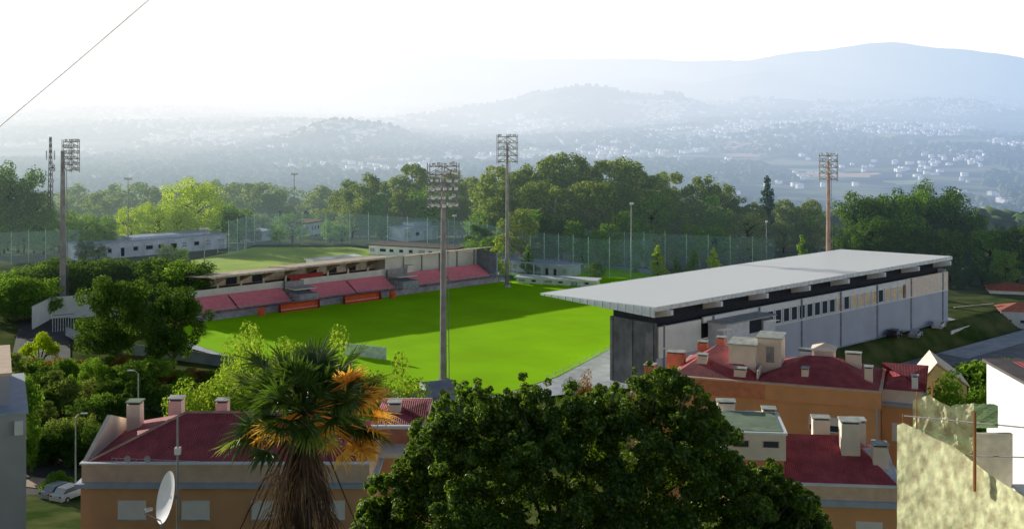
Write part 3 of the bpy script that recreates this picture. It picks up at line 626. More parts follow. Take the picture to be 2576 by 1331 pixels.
pxtree('round','broad_tree','big dark broadleaf tree at the near left corner of the pitch, right of the pair',438,708,186,DKG,wide=.84,N=19000,size=.028)
pxtree('bush','yellow_bush','bright yellow green bush at the left beside the stadium fence',100,825,192,YEL,wide=.9,N=5600,size=.05,cat='bush')
for i in range(15):
    x=5+i*28+random.uniform(-8,8);pxtree('bush','red_shrub','reddish orange shrub on the bank below the stadium fence',x,875+random.uniform(-4,22)+(8 if x>200 else 0),180+random.uniform(-5,5),RDL if i%2 else MID,'reddish shrubs on the bank below the stadium fence',wide=random.uniform(1.0,1.7),N=3200,size=.06,cat='shrub')
for i in range(8):
    x=380+i*26;pxtree('bush','red_shrub','low orange brown shrub in the dry strip right of the paired dark trees',x,918+random.uniform(0,12),180,RDL if i%3 else MID,'low orange shrubs in the dry strip under the paired dark trees',wide=1.8,N=2400,size=.07,cat='shrub')
for i in range(46):
    x=random.uniform(-30,335);tp=random.uniform(905,1075);Yd=np.interp(tp,[900,1075],[173,138])+random.uniform(-3,3)
    pxtree(random.choice(['round','round','euc']),'garden_tree','dark green garden tree in the thicket left of the street lamps',x,tp-random.uniform(0,25),Yd,random.choice([DKG,DKG,MID,EUC]),'garden trees of the thicket left of the street lamps',wide=random.uniform(.8,1.3),N=6000,size=.038)
for i in range(14):
    x=random.uniform(60,380);tp=random.uniform(1060,1130)
    pxtree('round','garden_tree','dark green garden tree in the thicket behind the nearer street lamp',x,tp,139+random.uniform(-2,2),DKG,'garden trees behind the nearer street lamp',wide=random.uniform(.9,1.3),N=6000,size=.038)
for i in range(7):
    x=390+i*24;pxtree('bush','bank_shrub','dark green shrub on the shaded bank beyond the further street lamp',x,965+random.uniform(-10,30),163+random.uniform(-5,5),DKG,'dark shrubs on the shaded bank beyond the further street lamp',wide=1.5,N=3200,size=.06,cat='shrub')
for x,tp in [(50,930),(70,1060)]: pxtree('round','bright_garden_tree','bright feathery green tree in the thicket, '+('upper' if tp<1000 else 'lower')+' one by the grey building',x,tp,134,MID,wide=.5,N=5400,size=.045)
pxtree('bush','roadside_bush','small green bush beside the street at lower left',145,1170,128,MID,wide=1.1,N=3600,size=.055,cat='bush')
LT=leafM('light_leaf',[(.10,.21,.025),(.22,.37,.04),(.46,.60,.09)],False,.45)
for x,tp,Yd,wd,lb in [(650,812,105,.55,'left crown behind the palm'),(795,810,104,.58,'middle crown directly above the palm'),(960,885,102,.55,'lower crown right of the palm'),(520,935,98,.65,'lowest leftmost crown left of palm'),(600,900,100,.55,'inner crown left of the palm'),(1040,1010,96,.7,'small crown above the right hand red roof'),(720,860,101,.5,'front crown between the two tallest')]:
    pxtree('round','light_green_tree','light yellow green tree between house and pitch, '+lb,x,tp,Yd,LT,wide=wd,N=16000,size=.023)
gT='big dark trees behind the right end of the white roof'
for x,tp,Yd in [(2170,480,292),(2230,470,296),(2290,475,292),(2350,452,298),(2400,480,292),(2450,530,288),(2200,540,280),(2300,560,278),(2390,570,276),(2150,560,285)]:
    pxtree('round','big_dark_tree','big dark green tree in the group behind the right end of the white roof',x,tp,Yd,DKG if x!=2290 else MID,gT,wide=.85,N=11000,size=.030)
for x,tp,Yd in [(2490,570,275),(2560,560,272),(2530,620,268),(2470,640,272),(2590,600,270),(2440,670,270),(2410,690,268),(2500,680,267),(2560,690,285),(2530,700,266),(2470,720,266),(2400,740,266),(2435,740,265)]:
    pxtree('round','edge_tree','mid green tree at the right edge of the view below the hills',x,tp,Yd,random.choice([MID,DKG]),'green trees at the right edge below the hills',wide=1.0,N=7000,size=.034)
for k in range(22):
    x=2400+k*11;pxtree('bush','dark_shrub','dark shrub on the bank between road and white house at right',x,885+random.uniform(-5,35),168+random.uniform(-10,3),random.choice([DKG,MID]),'dark shrubs on the bank by the right hand road',wide=random.uniform(1.0,1.6),N=3200,size=.06,cat='shrub')
pxtree('round','garden_tree','small round green tree left of the white house at right',2430,935,120,MID,wide=.8,N=8500,size=.034)
for x,tp,m_ in [(1480,905,RDL),(1440,925,DKG),(1540,930,DKG)]: pxtree('bush','verge_shrub','shrub by the concrete end wall of the covered stand, '+('reddish and tallest' if m_ is RDL else ('left' if x<1480 else 'right')+' dark one'),x,tp,150,m_,wide=.5,N=4500,size=.035,cat='shrub')
# =============== BIG FOREGROUND TREE
BIG=leafM('glossy_leaf',[(.014,.042,.008),(.04,.10,.013),(.26,.40,.05)],False,.5,.03)
px_=[880,940,1000,1050,1085,1110,1150,1200,1225,1260,1300,1350,1400,1440,1475,1500,1540,1575,1600,1650,1700,1740,1780,1830,1860,1900,1950,1990,2050,2090];py_=[1300,1235,1180,1090,1040,1000,985,970,1010,985,965,975,1000,975,1015,985,960,990,955,925,950,975,1005,1060,1150,1195,1180,1190,1260,1330]
cl=[];rg=random.Random(4);BY=29
base=Vector(((1450-CX)/F*BY,BY,gz(1.5,BY)))
for i in range(900):
    x=rg.uniform(900,2070);tp=np.interp(x,px_,py_)+rg.uniform(36,80);y=tp+(1440-tp)*rg.random()**1.05
    u=(x-1480)/620;dep=2.4*math.sqrt(max(.05,1-u*u))*min(1,.2+(y-tp)/260)
    p=P(x,y,BY);cl.append((p.x-base.x,rg.uniform(-.8,1)*dep,p.z-base.z,rg.uniform(.16,.34)))
nb=len(cl)
for i in range(54):
    if i<22: x=930+i*52+rg.uniform(-15,15);y=np.interp(x,px_,py_)+rg.uniform(55,90);dy=rg.uniform(-.8,.8)
    else: x=rg.uniform(960,2010);y=rg.uniform(np.interp(x,px_,py_)+110,1380);dy=-2.4*min(1,(y-950)/300)-rg.uniform(0,.6)
    rc=rg.uniform(.42,.78);p=P(x,y,BY)
    for k in range(15):
        a=rg.uniform(0,6.28);e=rg.uniform(-.35,1.5);q=rg.uniform(.75,1.08)
        cl.append((p.x-base.x+rc*q*math.cos(a)*math.cos(e),dy+rc*q*math.sin(a)*math.cos(e),p.z-base.z+rc*.75*q*math.sin(e),rg.uniform(.09,.20)))
nc_=len(cl)
for i in range(240):
    x=rg.uniform(900,2075);p=P(x,np.interp(x,px_,py_)+rg.uniform(-6,36),BY)
    cl.append((p.x-base.x,rg.uniform(-1.0,1.0),p.z-base.z,rg.uniform(.05,.13)))
t=thing('broadleaf_tree','large dark glossy leaved tree filling the lower centre foreground','tree',base)
link(bpy.data.objects.new('crown',crownmesh('crown',cl,290000,.092,BIG,3,.6,.25,wp=1.5)),t)
mb=MB();mb.tube([(0,0,-.5),(.1,0,2),(0,.3,4)],[.35,.28,.2],10)
for c in cl[:nb:40]: mb.tube([(0,.4,3.2+rg.random()),(c[0]*.5,c[1]*.5+.5,(3.6+c[2])*.5+.2),c[:3]],[.07,.04,.01],6)
for c in cl[nc_::3]: mb.tube([(c[0]*.9,c[1]*.9,c[2]-.7),(c[0],c[1],c[2]+.05)],[.012,.004],4)
mb.build('trunk',BARK,t)
# =============== PALM
PY=20.0;pc=P(765,1035,PY);pb=Vector((pc.x,PY,gz(pc.x,PY)));hc_=pc-pb
t=thing('fan_palm','shaggy fan palm with green and orange dying fronds in the foreground','palm tree',pb)
mb=MB();n=14;mb.tube([(0,0,-.3)]+[(.04*math.sin(k),.03*math.cos(k),hc_.z*k/n) for k in range(1,n+1)],[.2]+[.13+.03*(k%2) for k in range(n)],12);mb.build('trunk',M('palm_bark',(.07,.045,.035),.95,.4,6,bump=.5),t)
def frond(mb,dr,pl,bl,seg,spread,droop,rg,wd=.035):
    dr=dr.normalized();o=hc_+dr*.08
    side=dr.cross(Vector((0,0,1)));side=side.normalized() if side.length>.1 else Vector((1,0,0))
    up=side.cross(dr).normalized();tl=rg.uniform(-.8,.8);s2=side*math.cos(tl)+up*math.sin(tl);u2=up*math.cos(tl)-side*math.sin(tl)
    hub=o+dr*pl+Vector((0,0,-droop*.12*pl));mb.tube([o,o+dr*pl*.5+Vector((0,0,.01)),hub],[.02,.014,.01],4)
    for k in range(seg):
        a=(k/(seg-1)-.5)*spread;d=dr*math.cos(a)+s2*math.sin(a);L_=bl*(1-.2*abs(a)/(spread/2))*rg.uniform(.82,1.15)
        nrm=(u2+Vector((rg.uniform(-.3,.3),rg.uniform(-.3,.3),rg.uniform(-.3,.3)))).normalized();sd=d.cross(nrm).normalized()
        dv=Vector((0,0,-1));jt=u2*rg.uniform(-.06,.06)
        p1=hub+d*L_*.45+u2*.03;p2=hub+d*L_*.8+dv*L_*.05*droop+jt;p3=hub+d*L_+dv*L_*(.14*droop+rg.uniform(0,.06))+jt*2
        w1=wd;fo=nrm*w1*.5
        mb.add([hub,p1+sd*w1+fo,p1,p1-sd*w1+fo,p2+sd*w1*.55+fo*.6,p2,p2-sd*w1*.55+fo*.6,p3],[(0,1,2),(0,2,3),(1,4,5,2),(2,5,6,3),(4,7,5),(5,7,6)])
rg=random.Random(11);g1=MB();g2=MB();g3=MB();g4=MB()
for i in range(84):
    a=rg.uniform(0,6.28);e=rg.uniform(-.55,1.3);d=Vector((math.cos(a)*math.cos(e)*1.2,math.sin(a)*math.cos(e),math.sin(e)*.95))
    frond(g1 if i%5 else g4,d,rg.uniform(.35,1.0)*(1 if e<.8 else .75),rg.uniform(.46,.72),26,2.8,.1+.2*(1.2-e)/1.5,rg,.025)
for i in range(14):
    a=rg.uniform(-.6,.5);e=rg.uniform(-.6,.65);d=Vector((math.cos(a)*math.cos(e),-abs(math.sin(a))*math.cos(e)*.8,math.sin(e)));frond(g2,d,rg.uniform(.85,1.15),rg.uniform(.34,.5),28,3.4,.3,rg,.020)
for i in range(9):
    a=rg.uniform(-3.4,-.5);e=rg.uniform(-.7,-.1);frond(g2,Vector((math.cos(a)*math.cos(e),math.sin(a)*math.cos(e),math.sin(e))),rg.uniform(.5,1.0),rg.uniform(.24,.4),16,3.0,.9,rg,.014)
for i in range(130):
    a=rg.uniform(0,6.28);e=rg.uniform(-1.53,-1.15 if i%4 else -.75);frond(g3,Vector((math.cos(a)*math.cos(e),math.sin(a)*math.cos(e),math.sin(e))),rg.uniform(.3,2.2),rg.uniform(.4,.8),9,1.0,1.0,rg,.010)
g1.build('green_fronds',leafM('palm_green',[(.014,.045,.008),(.035,.085,.012),(.14,.24,.03)],False,.35,.06),t)
g4.build('painted_lit_fronds',leafM('palm_painted_lit',[(.08,.17,.03),(.18,.30,.04),(.45,.52,.10)],False,.4,.1),t)  # every fifth frond: sunlight painted in as a brighter leaf colour
g2.build('orange_fronds',leafM('palm_orange',[(.48,.22,.04),(.76,.40,.07),(.95,.60,.16)],False,.45),t)
g3.build('dead_fronds',leafM('palm_dead',[(.03,.02,.016),(.085,.055,.042),(.24,.17,.13)],False,.15),t)
# =============== HOUSES
ORW=M('orange_render',(.84,.43,.21),.85,.10,.5,bump=.05);TILE=M('red_tile',(.50,.095,.115),.75,.3,1.2,bump=.5,bands=('X',2.2,.28));CRM=M('cream_render',(.90,.77,.64),.85,.10,.8);GC=M('grey_cornice',(.45,.52,.64),.7,.1)
TERR=M('terracotta_band',(.74,.28,.16),.8,.15);BEI=M('beige_band',(.80,.57,.42),.85,.12);CAP=M('cap_stone',(.52,.54,.50),.9,.3);SHT=M('shutter_white',(.95,.92,.92),.6,.06,bands=('Z',7,.12));GRN=M('mossy_roof',(.24,.32,.22),.9,.3,1)
def shutter(root,x,y,z,w_,h_,pane=False):
    f_=MB().box(x-.07,x+w_+.07,y-.06,y+.03,z-.07,z).box(x-.07,x+w_+.07,y-.06,y+.03,z+h_,z+h_+.07).box(x-.07,x,y-.06,y+.03,z,z+h_).box(x+w_,x+w_+.07,y-.06,y+.03,z,z+h_).build('window',WH,root)
    if pane:
        MB().box(x,x+w_,y-.02,y-.005,z,z+h_).build('pane',GL,f_)
        MB().box(x,x+w_,y-.045,y-.022,z+h_*.45,z+h_).build('shutter',SHT,f_)
    else: MB().box(x,x+w_,y-.04,y-.005,z,z+h_).build('shutter',SHT,f_)
    MB().box(x-.12,x+w_+.12,y-.12,y+.02,z-.13,z-.072).build('sill',CAP,f_)
def chim(root,x,y,z0,z1,w_=.9,d_=.7,mat=None,capm=None):
    x+=w_*.08;w_*=.84
    c=MB().box(x,x+w_,y,y+d_,z0,z1).build('chimney',mat or CRM,root)
    MB().box(x+.08,x+w_-.08,y+.08,y+d_-.08,z1,z1+.12).build('chimney_vent',DK,c)
    MB().box(x-.07,x+w_+.07,y-.07,y+d_+.07,z1+.12,z1+.19).build('chimney_cap',capm or CAP,c)
Yh=70.;o0=P(203,1331,Yh);zg=8.0
t=thing('orange_house','orange rendered house with dark red hipped roof at lower left','house',(o0.x,Yh,zg))
def Z(y,Y=Yh): return CAMZ-(y-HZ)/F*Y-zg
Wd=17.0;ze=Z(1168)
MB().box(0,Wd,0,9.4,-1,Z(1222)).build('wall',M('tan_render',(.76,.42,.23),.85,.12,.5,bump=.05),t)
MB().box(-.25,Wd+.25,-.35,9.6,Z(1224)+.003,Z(1213)).build('cornice',GC,t)
MB().box(.05,Wd-.05,.0,9.3,Z(1213)+.002,ze).build('parapet_band',BEI,t)
MB().box(-.05,Wd+.05,-.1,.25,ze,ze+.10).box(-.05,.25,.25,9.4,ze,ze+.10).build('coping',WH,t)
rf=MB().hip(.3,Wd-.3,.28,9.2,ze+.02,1.75,4.6).build('roof',TILE,t)
MB().tube([(.35,.35,ze+.08),(4.9,4.75,ze+1.82)],.08,6).tube([(4.9,4.75,ze+1.82),(Wd-4.9,4.75,ze+1.82)],.09,6).build('ridge_tiles',M('ridge_cream',(.6,.38,.3),.8),rf)
MB().add([(.0,.3,ze+.1),(.0,9.3,ze+.1),(.0,4.6,ze+1.7),(.25,.3,ze+.1),(.25,9.3,ze+.1),(.25,4.6,ze+1.7)],[(0,2,1),(3,4,5),(0,3,5,2),(2,5,4,1)]).build('gable_parapet',CRM,t)
chim(t,.6,6.2,ze-.2,ze+1.9,1.0,.9,CRM,GRN);chim(t,2.9,7.5,ze-.2,ze+1.8,1.0,.9);chim(t,5.9,7.8,ze-.2,ze+1.6,.9,.8);chim(t,9.6,2.2,ze-.2,ze+1.3,1.3,.8,WH)
for x in (300,460,635,800):
    shutter(t,(x-203)/F*Yh,0,Z(1302),1.5,.95);shutter(t,(x-203)/F*Yh,0,Z(1302)-2.9,1.5,1.4)
MB().tube([(4.75,-.12,-.8),(4.75,-.12,Z(1224))],.05,6).build('drainpipe',GC,t)
an=thing('roof_antenna','low grey aerial with several rods on the parapet of the lower left house','antenna',(o0.x+1.8,Yh+.1,zg+ze+.1))
MB().tube([(0,0,0),(0,0,.3)],.02,5).build('pole',MST,an)
ab=MB().tube([(0,0,.25),(5.2,0,.05)],.018,5)
for k in range(9): ab.tube([(.3+k*.58,-.02,.24-k*.02),(.1+k*.58,0,-.28)],.012,4)
ab.build('rods',LAMP,an)
for x,nm in ((322,'left'),(372,'right')):
    p=P(x,1163,Yh);s_=thing('roof_spotlight','small grey spotlight on the parapet of the lower left house, '+nm+' one','spotlight',(p.x,p.y+.05,zg+ze+.1))
    MB().tube([(0,0,0),(0,0,.2)],.03,6).build('bracket',MST,s_);MB().tube([(0,.12,.22),(0,-.1,.25),(0,-.16,.26)],[.06,.16,.19],10).build('lamp_head',LAMP,s_)
p0=P(905,1331,76);t=thing('terraced_house','cream and orange house with red roof edge right of the palm','house',(p0.x+.4,75,7.5))
def Z(y,Y=75,zg=7.5): return CAMZ-(y-HZ)/F*Y-zg
MB().box(0,3.6,0,9,-1,Z(1150)).build('wall',ORW,t);MB().box(-.1,3.8,-.2,9.2,Z(1150),Z(1138)).build('cornice',CRM,t)
MB().box(.3,3.6,2,9,Z(1138),Z(1100)).build('upper_wall',TERR,t);MB().box(.2,3.7,1.9,9.1,Z(1100),Z(1092)).build('coping',WH,t)
MB().hip(.2,3.7,2.2,9,Z(1092),.7).build('roof',TILE,t);chim(t,1.0,4,Z(1100),Z(1080)+.5,1.,.8);MB().add([(3.4,-.1,Z(1138)),(3.9,-.1,Z(1138)),(3.9,2,Z(1080)),(3.4,2,Z(1080)),(3.4,2,Z(1138)),(3.9,2,Z(1138))],[(0,1,2,3),(0,3,4),(1,5,2),(3,2,5,4)]).build('side_parapet',CRM,t)
# orange building right
zg=-1.0;o1=Vector((16.4,121.6,zg))
t=thing('orange_apartment_house','large orange apartment house with dark red roofs and many cream chimneys','building',o1,R(-19.5))
H1=13.9-zg
MB().box(0,20.2,0,10,-2,H1-1.7).build('wall',ORW,t)
MB().box(-.1,20.3,-.12,10.1,H1-1.7,H1-.15).build('terracotta_band',TERR,t)
MB().box(9.3,20.32,-.16,-.12,H1-1.7,H1-.15).build('orange_band',ORW,t)
MB().box(-.2,20.4,-.3,10.2,H1-.14,H1+.02).build('coping',BEI,t)
rf=MB().hip(.1,8.4,.1,10,H1+.03,2.3,3.5).build('roof',TILE,t)
rf2=MB().hip(8.5,20.1,.1,10,H1+.03,1.9,4.5).build('roof',TILE,t)
MB().box(8.4,8.55,.3,5,H1+.2,H1+1.0).build('roof_divider',CRM,rf)
MB().box(13.2,15.4,6.5,9,H1+1.0,H1+2.2).hip(13.0,15.6,6.3,9.2,H1+2.2,.6).build('roof_dormer',CRM,rf2)
MB().box(5.3,8.0,2.4,6.0,H1,H1+3.0).box(8.0,10.4,3.7,7.0,H1,H1+3.6).build('stair_tower',CRM,t)
MB().box(5.15,8.15,2.25,6.15,H1+3.0,H1+3.15).box(7.85,10.55,3.55,7.15,H1+3.6,H1+3.75).build('tower_cap',CAP,t)
MB().box(8.9,9.7,3.64,3.69,H1+1.2,H1+2.8).build('tower_door',M('door_grey',(.35,.35,.36)),t)
for (x,y,h,w_,m_) in [(2.0,2,1.7,1.2,CRM),(6.0,.5,.9,1.4,CRM),(1.2,6.5,2.1,1.2,TERR),(11.8,5.5,2.2,1.6,WH),(16.5,5,2.3,1.8,CRM),(18.6,1.8,1.7,.9,CRM),(3.0,8,2.4,1.1,TERR),(12.6,1.4,1.2,.8,CRM)]: chim(t,x,y,H1-.1,H1+h,w_,.9,m_)
MB().box(20.25,24.2,2,11,-2,H1-1.8).build('side_wing',ORW,t);MB().box(20.25,24.4,1.7,11.2,H1-1.8,H1-1.5).build('side_wing_ledge',GC,t)
MB().box(20.3,24.1,2.3,11,H1-1.5,H1-.3).build('side_wing_upper',CRM,t);MB().hip(20.2,24.4,2.2,11,H1-.28,1.7).build('side_wing_roof',TILE,t)
chim(t,23.0,2.6,H1-.4,H1+1.0,.7,.7,WH)
MB().box(-4.6,-.05,1,9,-2,H1-2.6).build('left_wing',ORW,t);MB().box(-4.7,-.1,.8,9.2,H1-2.6,H1-2.3).build('left_wing_coping',BEI,t)
chim(t,-3.6,2,H1-2.4,H1+.2,1.3,1.3,TERR);chim(t,-1.9,5,H1-2.4,H1+1.1,2.2,1.2,TERR)
shutter(t,13.6,-.02,H1-4.3,3.1,1.3,True);shutter(t,7.4,-.02,H1-4.3,1.4,1.3);shutter(t,21.3,1.98,H1-5.1,1.4,1.6);shutter(t,13.6,-.02,H1-7.4,3.1,1.3,True)
MB().tube([(19.9,-.2,-1),(19.9,-.2,H1-2.2),(19.9,-.1,H1-1.6)],.09,6).build('drainpipe',GC,t)
for x,y,z,h,lb in [(9.5,5,H1+3.75,1.6,'thin television aerial on the taller cream stair tower'),(4.0,7.6,H1+1.0,2.6,'thin television aerial at the left end of the apartment roof')]:
    q_=o1+Vector((x*math.cos(R(-19.5))-y*math.sin(R(-19.5)),x*math.sin(R(-19.5))+y*math.cos(R(-19.5)),z))
    a_=thing('television_aerial',lb,'antenna',q_,R(30))
    MB().tube([(0,0,-.3),(0,0,h)],.035,5).build('pole',LAMP,a_)
    rd=MB().tube([(-.8,0,h-.1),(.8,0,h-.1)],.025,4)
    for k in range(6): rd.tube([(-.7+k*.28,-.35,h-.1),(-.7+k*.28,.35,h-.1)],.018,4)
    rd.build('rods',LAMP,a_)
p=P(2318,1000,128);t=thing('yellow_house','small yellow gabled house right of the orange apartment house','house',(p.x,128,-.6),R(-12))
MB().box(0,4.6,0,6,-3,12.0).add([(0,0,12.0),(4.6,0,12.0),(1.6,0,14.2),(0,6,12.0),(4.6,6,12.0),(1.6,6,14.2)],[(0,1,2),(3,5,4),(0,2,5,3),(1,4,5,2)]).build('wall',M('yellow_render',(.98,.78,.42),.85,.1),t)
MB().add([(-.3,-.2,11.95),(1.6,-.2,14.3),(1.6,6.2,14.3),(-.3,6.2,11.95),(4.9,-.2,11.95),(4.9,6.2,11.95),(-.3,-.2,12.1),(1.6,-.2,14.5),(1.6,6.2,14.5),(-.3,6.2,12.1),(4.9,-.2,12.1),(4.9,6.2,12.1)],[(6,7,8,9),(7,10,11,8),(0,1,7,6),(1,4,10,7),(4,5,11,10),(0,6,9,3)]).build('roof',CRM,t)
shutter(t,3.0,0,9.4,.9,1.3)
zg=6.0;Yb=80;o2=P(1840,1331,Yb);o2.z=zg
t=thing('dormer_house','orange house with cream dormer block and dark red roof at lower right','house',o2,R(-6))
def Z(y,Y=Yb): return CAMZ-(y-HZ)/F*Y-zg
MB().box(0,11.3,0,10,-1,Z(1262)).build('wall',ORW,t)
MB().box(-.2,11.5,-.3,10.2,Z(1262),Z(1248)).build('cornice',GC,t);MB().box(0,11.3,.02,10,Z(1248),Z(1214)).build('parapet_band',BEI,t)
MB().box(-.05,11.35,-.06,.25,Z(1214),Z(1210)).box(11.05,11.35,.25,10,Z(1214),Z(1210)+.3).build('coping',WH,t)
MB().hip(.2,11.0,.26,9.8,Z(1214)+.02,2.0,2.5).build('roof',TILE,t)
zd=Z(1165)
MB().box(-1.2,3.6,1.0,6.2,Z(1214),zd+.0).build('dormer_base',TERR,t)
MB().box(-1.3,3.7,.9,6.3,zd,zd+1.75).build('dormer_block',CRM,t);MB().box(-1.4,3.8,.8,6.4,zd+1.75,zd+1.9).build('dormer_rim',WH,t);MB().box(-1.1,3.5,1.1,6.1,zd+1.9,zd+1.93).build('dormer_roof',GRN,t)
for x in (.2,2.2):
    f_=MB().box(x-.08,x+1.08,.85,.9,zd+.85,zd+1.35).build('window',BEI,t);MB().box(x,x+1.0,.82,.848,zd+.9,zd+1.3).build('pane',GL,f_)
for (x,y,z1,w_,dd) in [(-.6,6.6,zd+2.3,1.5,.9),(2.6,6.0,zd+2.0,1.1,.9),(7.6,3.0,Z(1085)-.1,1.5,1.3),(6.0,5.2,Z(1110)+.2,1.4,.9),(9.6,2.2,Z(1130)-.2,1.2,1.0),(9.0,6.5,Z(1150)+.8,1.1,1.1)]: chim(t,x,y,Z(1230),z1,w_,dd)
MB().add([(8.8,.3,Z(1214)),(11.1,.3,Z(1214)),(11.1,4.5,Z(1165)),(8.8,4.5,Z(1165)),(8.8,4.5,Z(1214)),(11.1,4.5,Z(1214))],[(0,1,2,3),(0,3,4),(1,5,2),(3,2,5,4)]).build('stair_parapet',M('pale_parapet',(.75,.75,.8)),t)
shutter(t,8.2,0,Z(1345),1.6,1.15);shutter(t,3.5,0,Z(1345),1.6,1.15)
MB().box(2.2,3.3,-.5,0,Z(1214)-.1,Z(1180)).build('white_box',WH,t)
# white building at right
t=thing('white_house','bright white house at the right edge with dark roof line','house',(19.9,38,18))
MB().box(0,12,0,12,-4,13.0).build('wall',WH,t);MB().box(-.15,12,-.15,12.1,13.0,13.12).build('coping',M('dark_coping',(.12,.10,.10),.7),t);MB().hip(.8,12,.8,11.5,13.12,.6).build('roof',TILE,t)
t=thing('white_annex','lower white block in front of the white house at right edge','house',(17.9,31,18))
MB().box(0,8,0,11.4,-3,10.2).build('wall',WH,t);MB().box(-.1,8,-.1,11.5,10.2,10.3).build('coping',GC,t)
f_=MB().box(-.04,.0,4,5.1,6.6,8.2).build('window',GC,t);MB().box(-.07,-.042,4.1,5,6.7,8.1).build('pane',GL,f_)
# grey building left
aa=R(23.5);cr_=P(66,1000,60)
t=thing('grey_building','plain grey building with stepped top at the left edge','building',(cr_.x-7.45*math.cos(aa),60-7.45*math.sin(aa),8),aa)
zt1=42-(1040-250)/F*60-8;zt2=42-(945-250)/F*61-8
MB().box(0,7.45,0,9,-3,zt1).box(0,6.7,1.5,9,5,zt2).build('wall',M('grey_render',(.50,.48,.52),.85,.15,.4),t)
MB().box(-.1,7.55,-.12,9,zt1,zt1+.15).build('coping',GC,t);MB().box(-.1,6.8,1.4,9,zt2,zt2+.15).build('top_coping',BEI,t)
MB().box(6.9,7.3,-.2,0.0,zt1-1,zt1-.3).build('wall_box',WH,t)
# scaffold with netting
YS=42.;zg=22
t=thing('netted_scaffold','scaffold wrapped in torn yellow debris netting at lower right','scaffold',(P(2255,1000,YS).x,YS,zg))
CL=M('yellow_netting',(.95,.84,.50),.9,.45,2.2,bump=.6)
def cloth(name,tops,bot,mat,seed,Yfun,am=1.0):
    nx,nz_=110,80;v=[];xs=[q[0] for q in tops];ys=[q[1] for q in tops]
    for j in range(nz_):
        for i in range(nx):
            x=xs[0]+(xs[-1]-xs[0])*i/(nx-1);tp=np.interp(x,xs,ys)+5*float(fbm(i*.12,0,3,seed));y=tp+(bot-tp)*j/(nz_-1);Yd=Yfun(x)
            p=P(x,y,Yd);wr=am*(.16*float(fbm(i*.05+j*.05,j*.04-i*.02,3,seed))+.06*float(fbm(i*.22+j*.1,j*.16-i*.08,2,seed+5)))
            v.append((p.x-t.location.x-wr*.4,p.y-t.location.y-wr*.6,p.z-zg))
    f=[(j*nx+i,j*nx+i+1,(j+1)*nx+i+1,(j+1)*nx+i) for j in range(nz_-1) for i in range(nx-1)]
    return link(bpy.data.objects.new(name,npmesh(name,v,f,[mat],True)),t)
YF=lambda x:YS-(x-2256)/60
cloth('front_netting',[(2258,1066),(2274,1060),(2330,1088),(2400,1120),(2470,1172),(2530,1215),(2640,1285)],1440,CL,1,YF)
cloth('upper_netting',[(2298,1005),(2340,990),(2400,1022),(2452,1008)],1180,CL,5,lambda x:YS+2.0-(x-2298)/90,1.6)
cloth('green_netting',[(2395,1015),(2450,1010),(2512,1015)],1075,M('green_cloth',(.25,.38,.20),.9,.2),8,lambda x:YS+2.6)
def pol(pts,nm,m_,r_=.045): MB().tube([Vector((P(*p).x-t.location.x,P(*p).y-t.location.y,P(*p).z-zg)) for p in pts],r_,6).build(nm,m_,t)
RS=M('rust_pole',(.50,.20,.07),.8)
for x,a,b_,Yd in [(2452,1035,1235,YF(2452)-.4),(2306,985,1800,YS+.9),(2345,960,1500,YS+2.4),(2272,1040,1900,YS-.15)]: pol([(x,a,Yd),(x,b_,Yd)],'standard',RS,.055 if x==2452 else .028)
for y0,y1 in ((1140,1150),(1045,1075)): pol([(2270,y0,YS+.5),(2576,y1,YF(2576))],'ledger',MST,.022)
pol([(2280,1070,YS-.2),(2452,1120,YF(2452)-.3)],'rope',M('green_rope',(.1,.3,.15)),.012)
MB().box(1.9,4.6,1.2,1.4,CAMZ-(1260-250)/F*43-zg,CAMZ-(1095-250)/F*43-zg).build('block_infill',M('blockwork',(.90,.80,.66),.9,.2,2),t)
for (x,y,w_,lb) in [(1060,1010,6,'grey blue roofed shed at the near tip of the pitch'),(1100,985,4,'small grey canopy shed just behind the grey blue shed')]:
    p=G(x,y);t=thing('shed',lb,'shed',p+Vector((0,0,-1.2)),R(20));MB().box(-w_/2,w_/2,-2,2,-.4,2.2).build('wall',CONC,t);MB().hip(-w_/2-.3,w_/2+.3,-2.3,2.3,2.2,.6,0,gable=True).build('roof',BL,t)
    MB().box(-.5,.5,-2.05,-2.0,0,1.9).build('door',DK,t)
p=Vector((*P(1500,960,160).xy,0));t=thing('dark_roofed_shed','dark roofed shed by the concrete end wall of the covered stand','shed',p,R(-20));MB().box(-3,3,-2,2,-.5,2).build('wall',CONC,t);MB().hip(-3.3,3.3,-2.3,2.3,2,1.2).build('roof',DCON,t);MB().box(-.5,.5,-2.05,-2.0,0,1.8).build('door',DK,t)
for (x,y,Yd,lb,w_) in [(2572,790,240,'white house with red roof at the right edge, nearest the road',9),(2540,735,262,'white house with red roof at right edge, further back',9),(2440,790,252,'low white house beside the car park wall',9)]:
    X_=(x-CX)/F*Yd;zb=CAMZ-(y+25-250)/F*Yd
    t=thing('small_house',lb,'house',(X_,Yd,min(zb,-2.5)),R(-15));hh=max(3.0,zb+3-min(zb,-2.5))
    MB().box(-w_/2,w_/2,-3.5,3.5,-2,hh).build('wall',WH,t);MB().hip(-w_/2-.4,w_/2+.4,-3.9,3.9,hh,1.3).build('roof',M('orange_tile',(.46,.16,.12),.8,.25,2),t)
    for k in range(3): shutter(t,-w_/2+.8+k*w_/3.2,-3.5,hh-2.2,1.2,1.2,True)
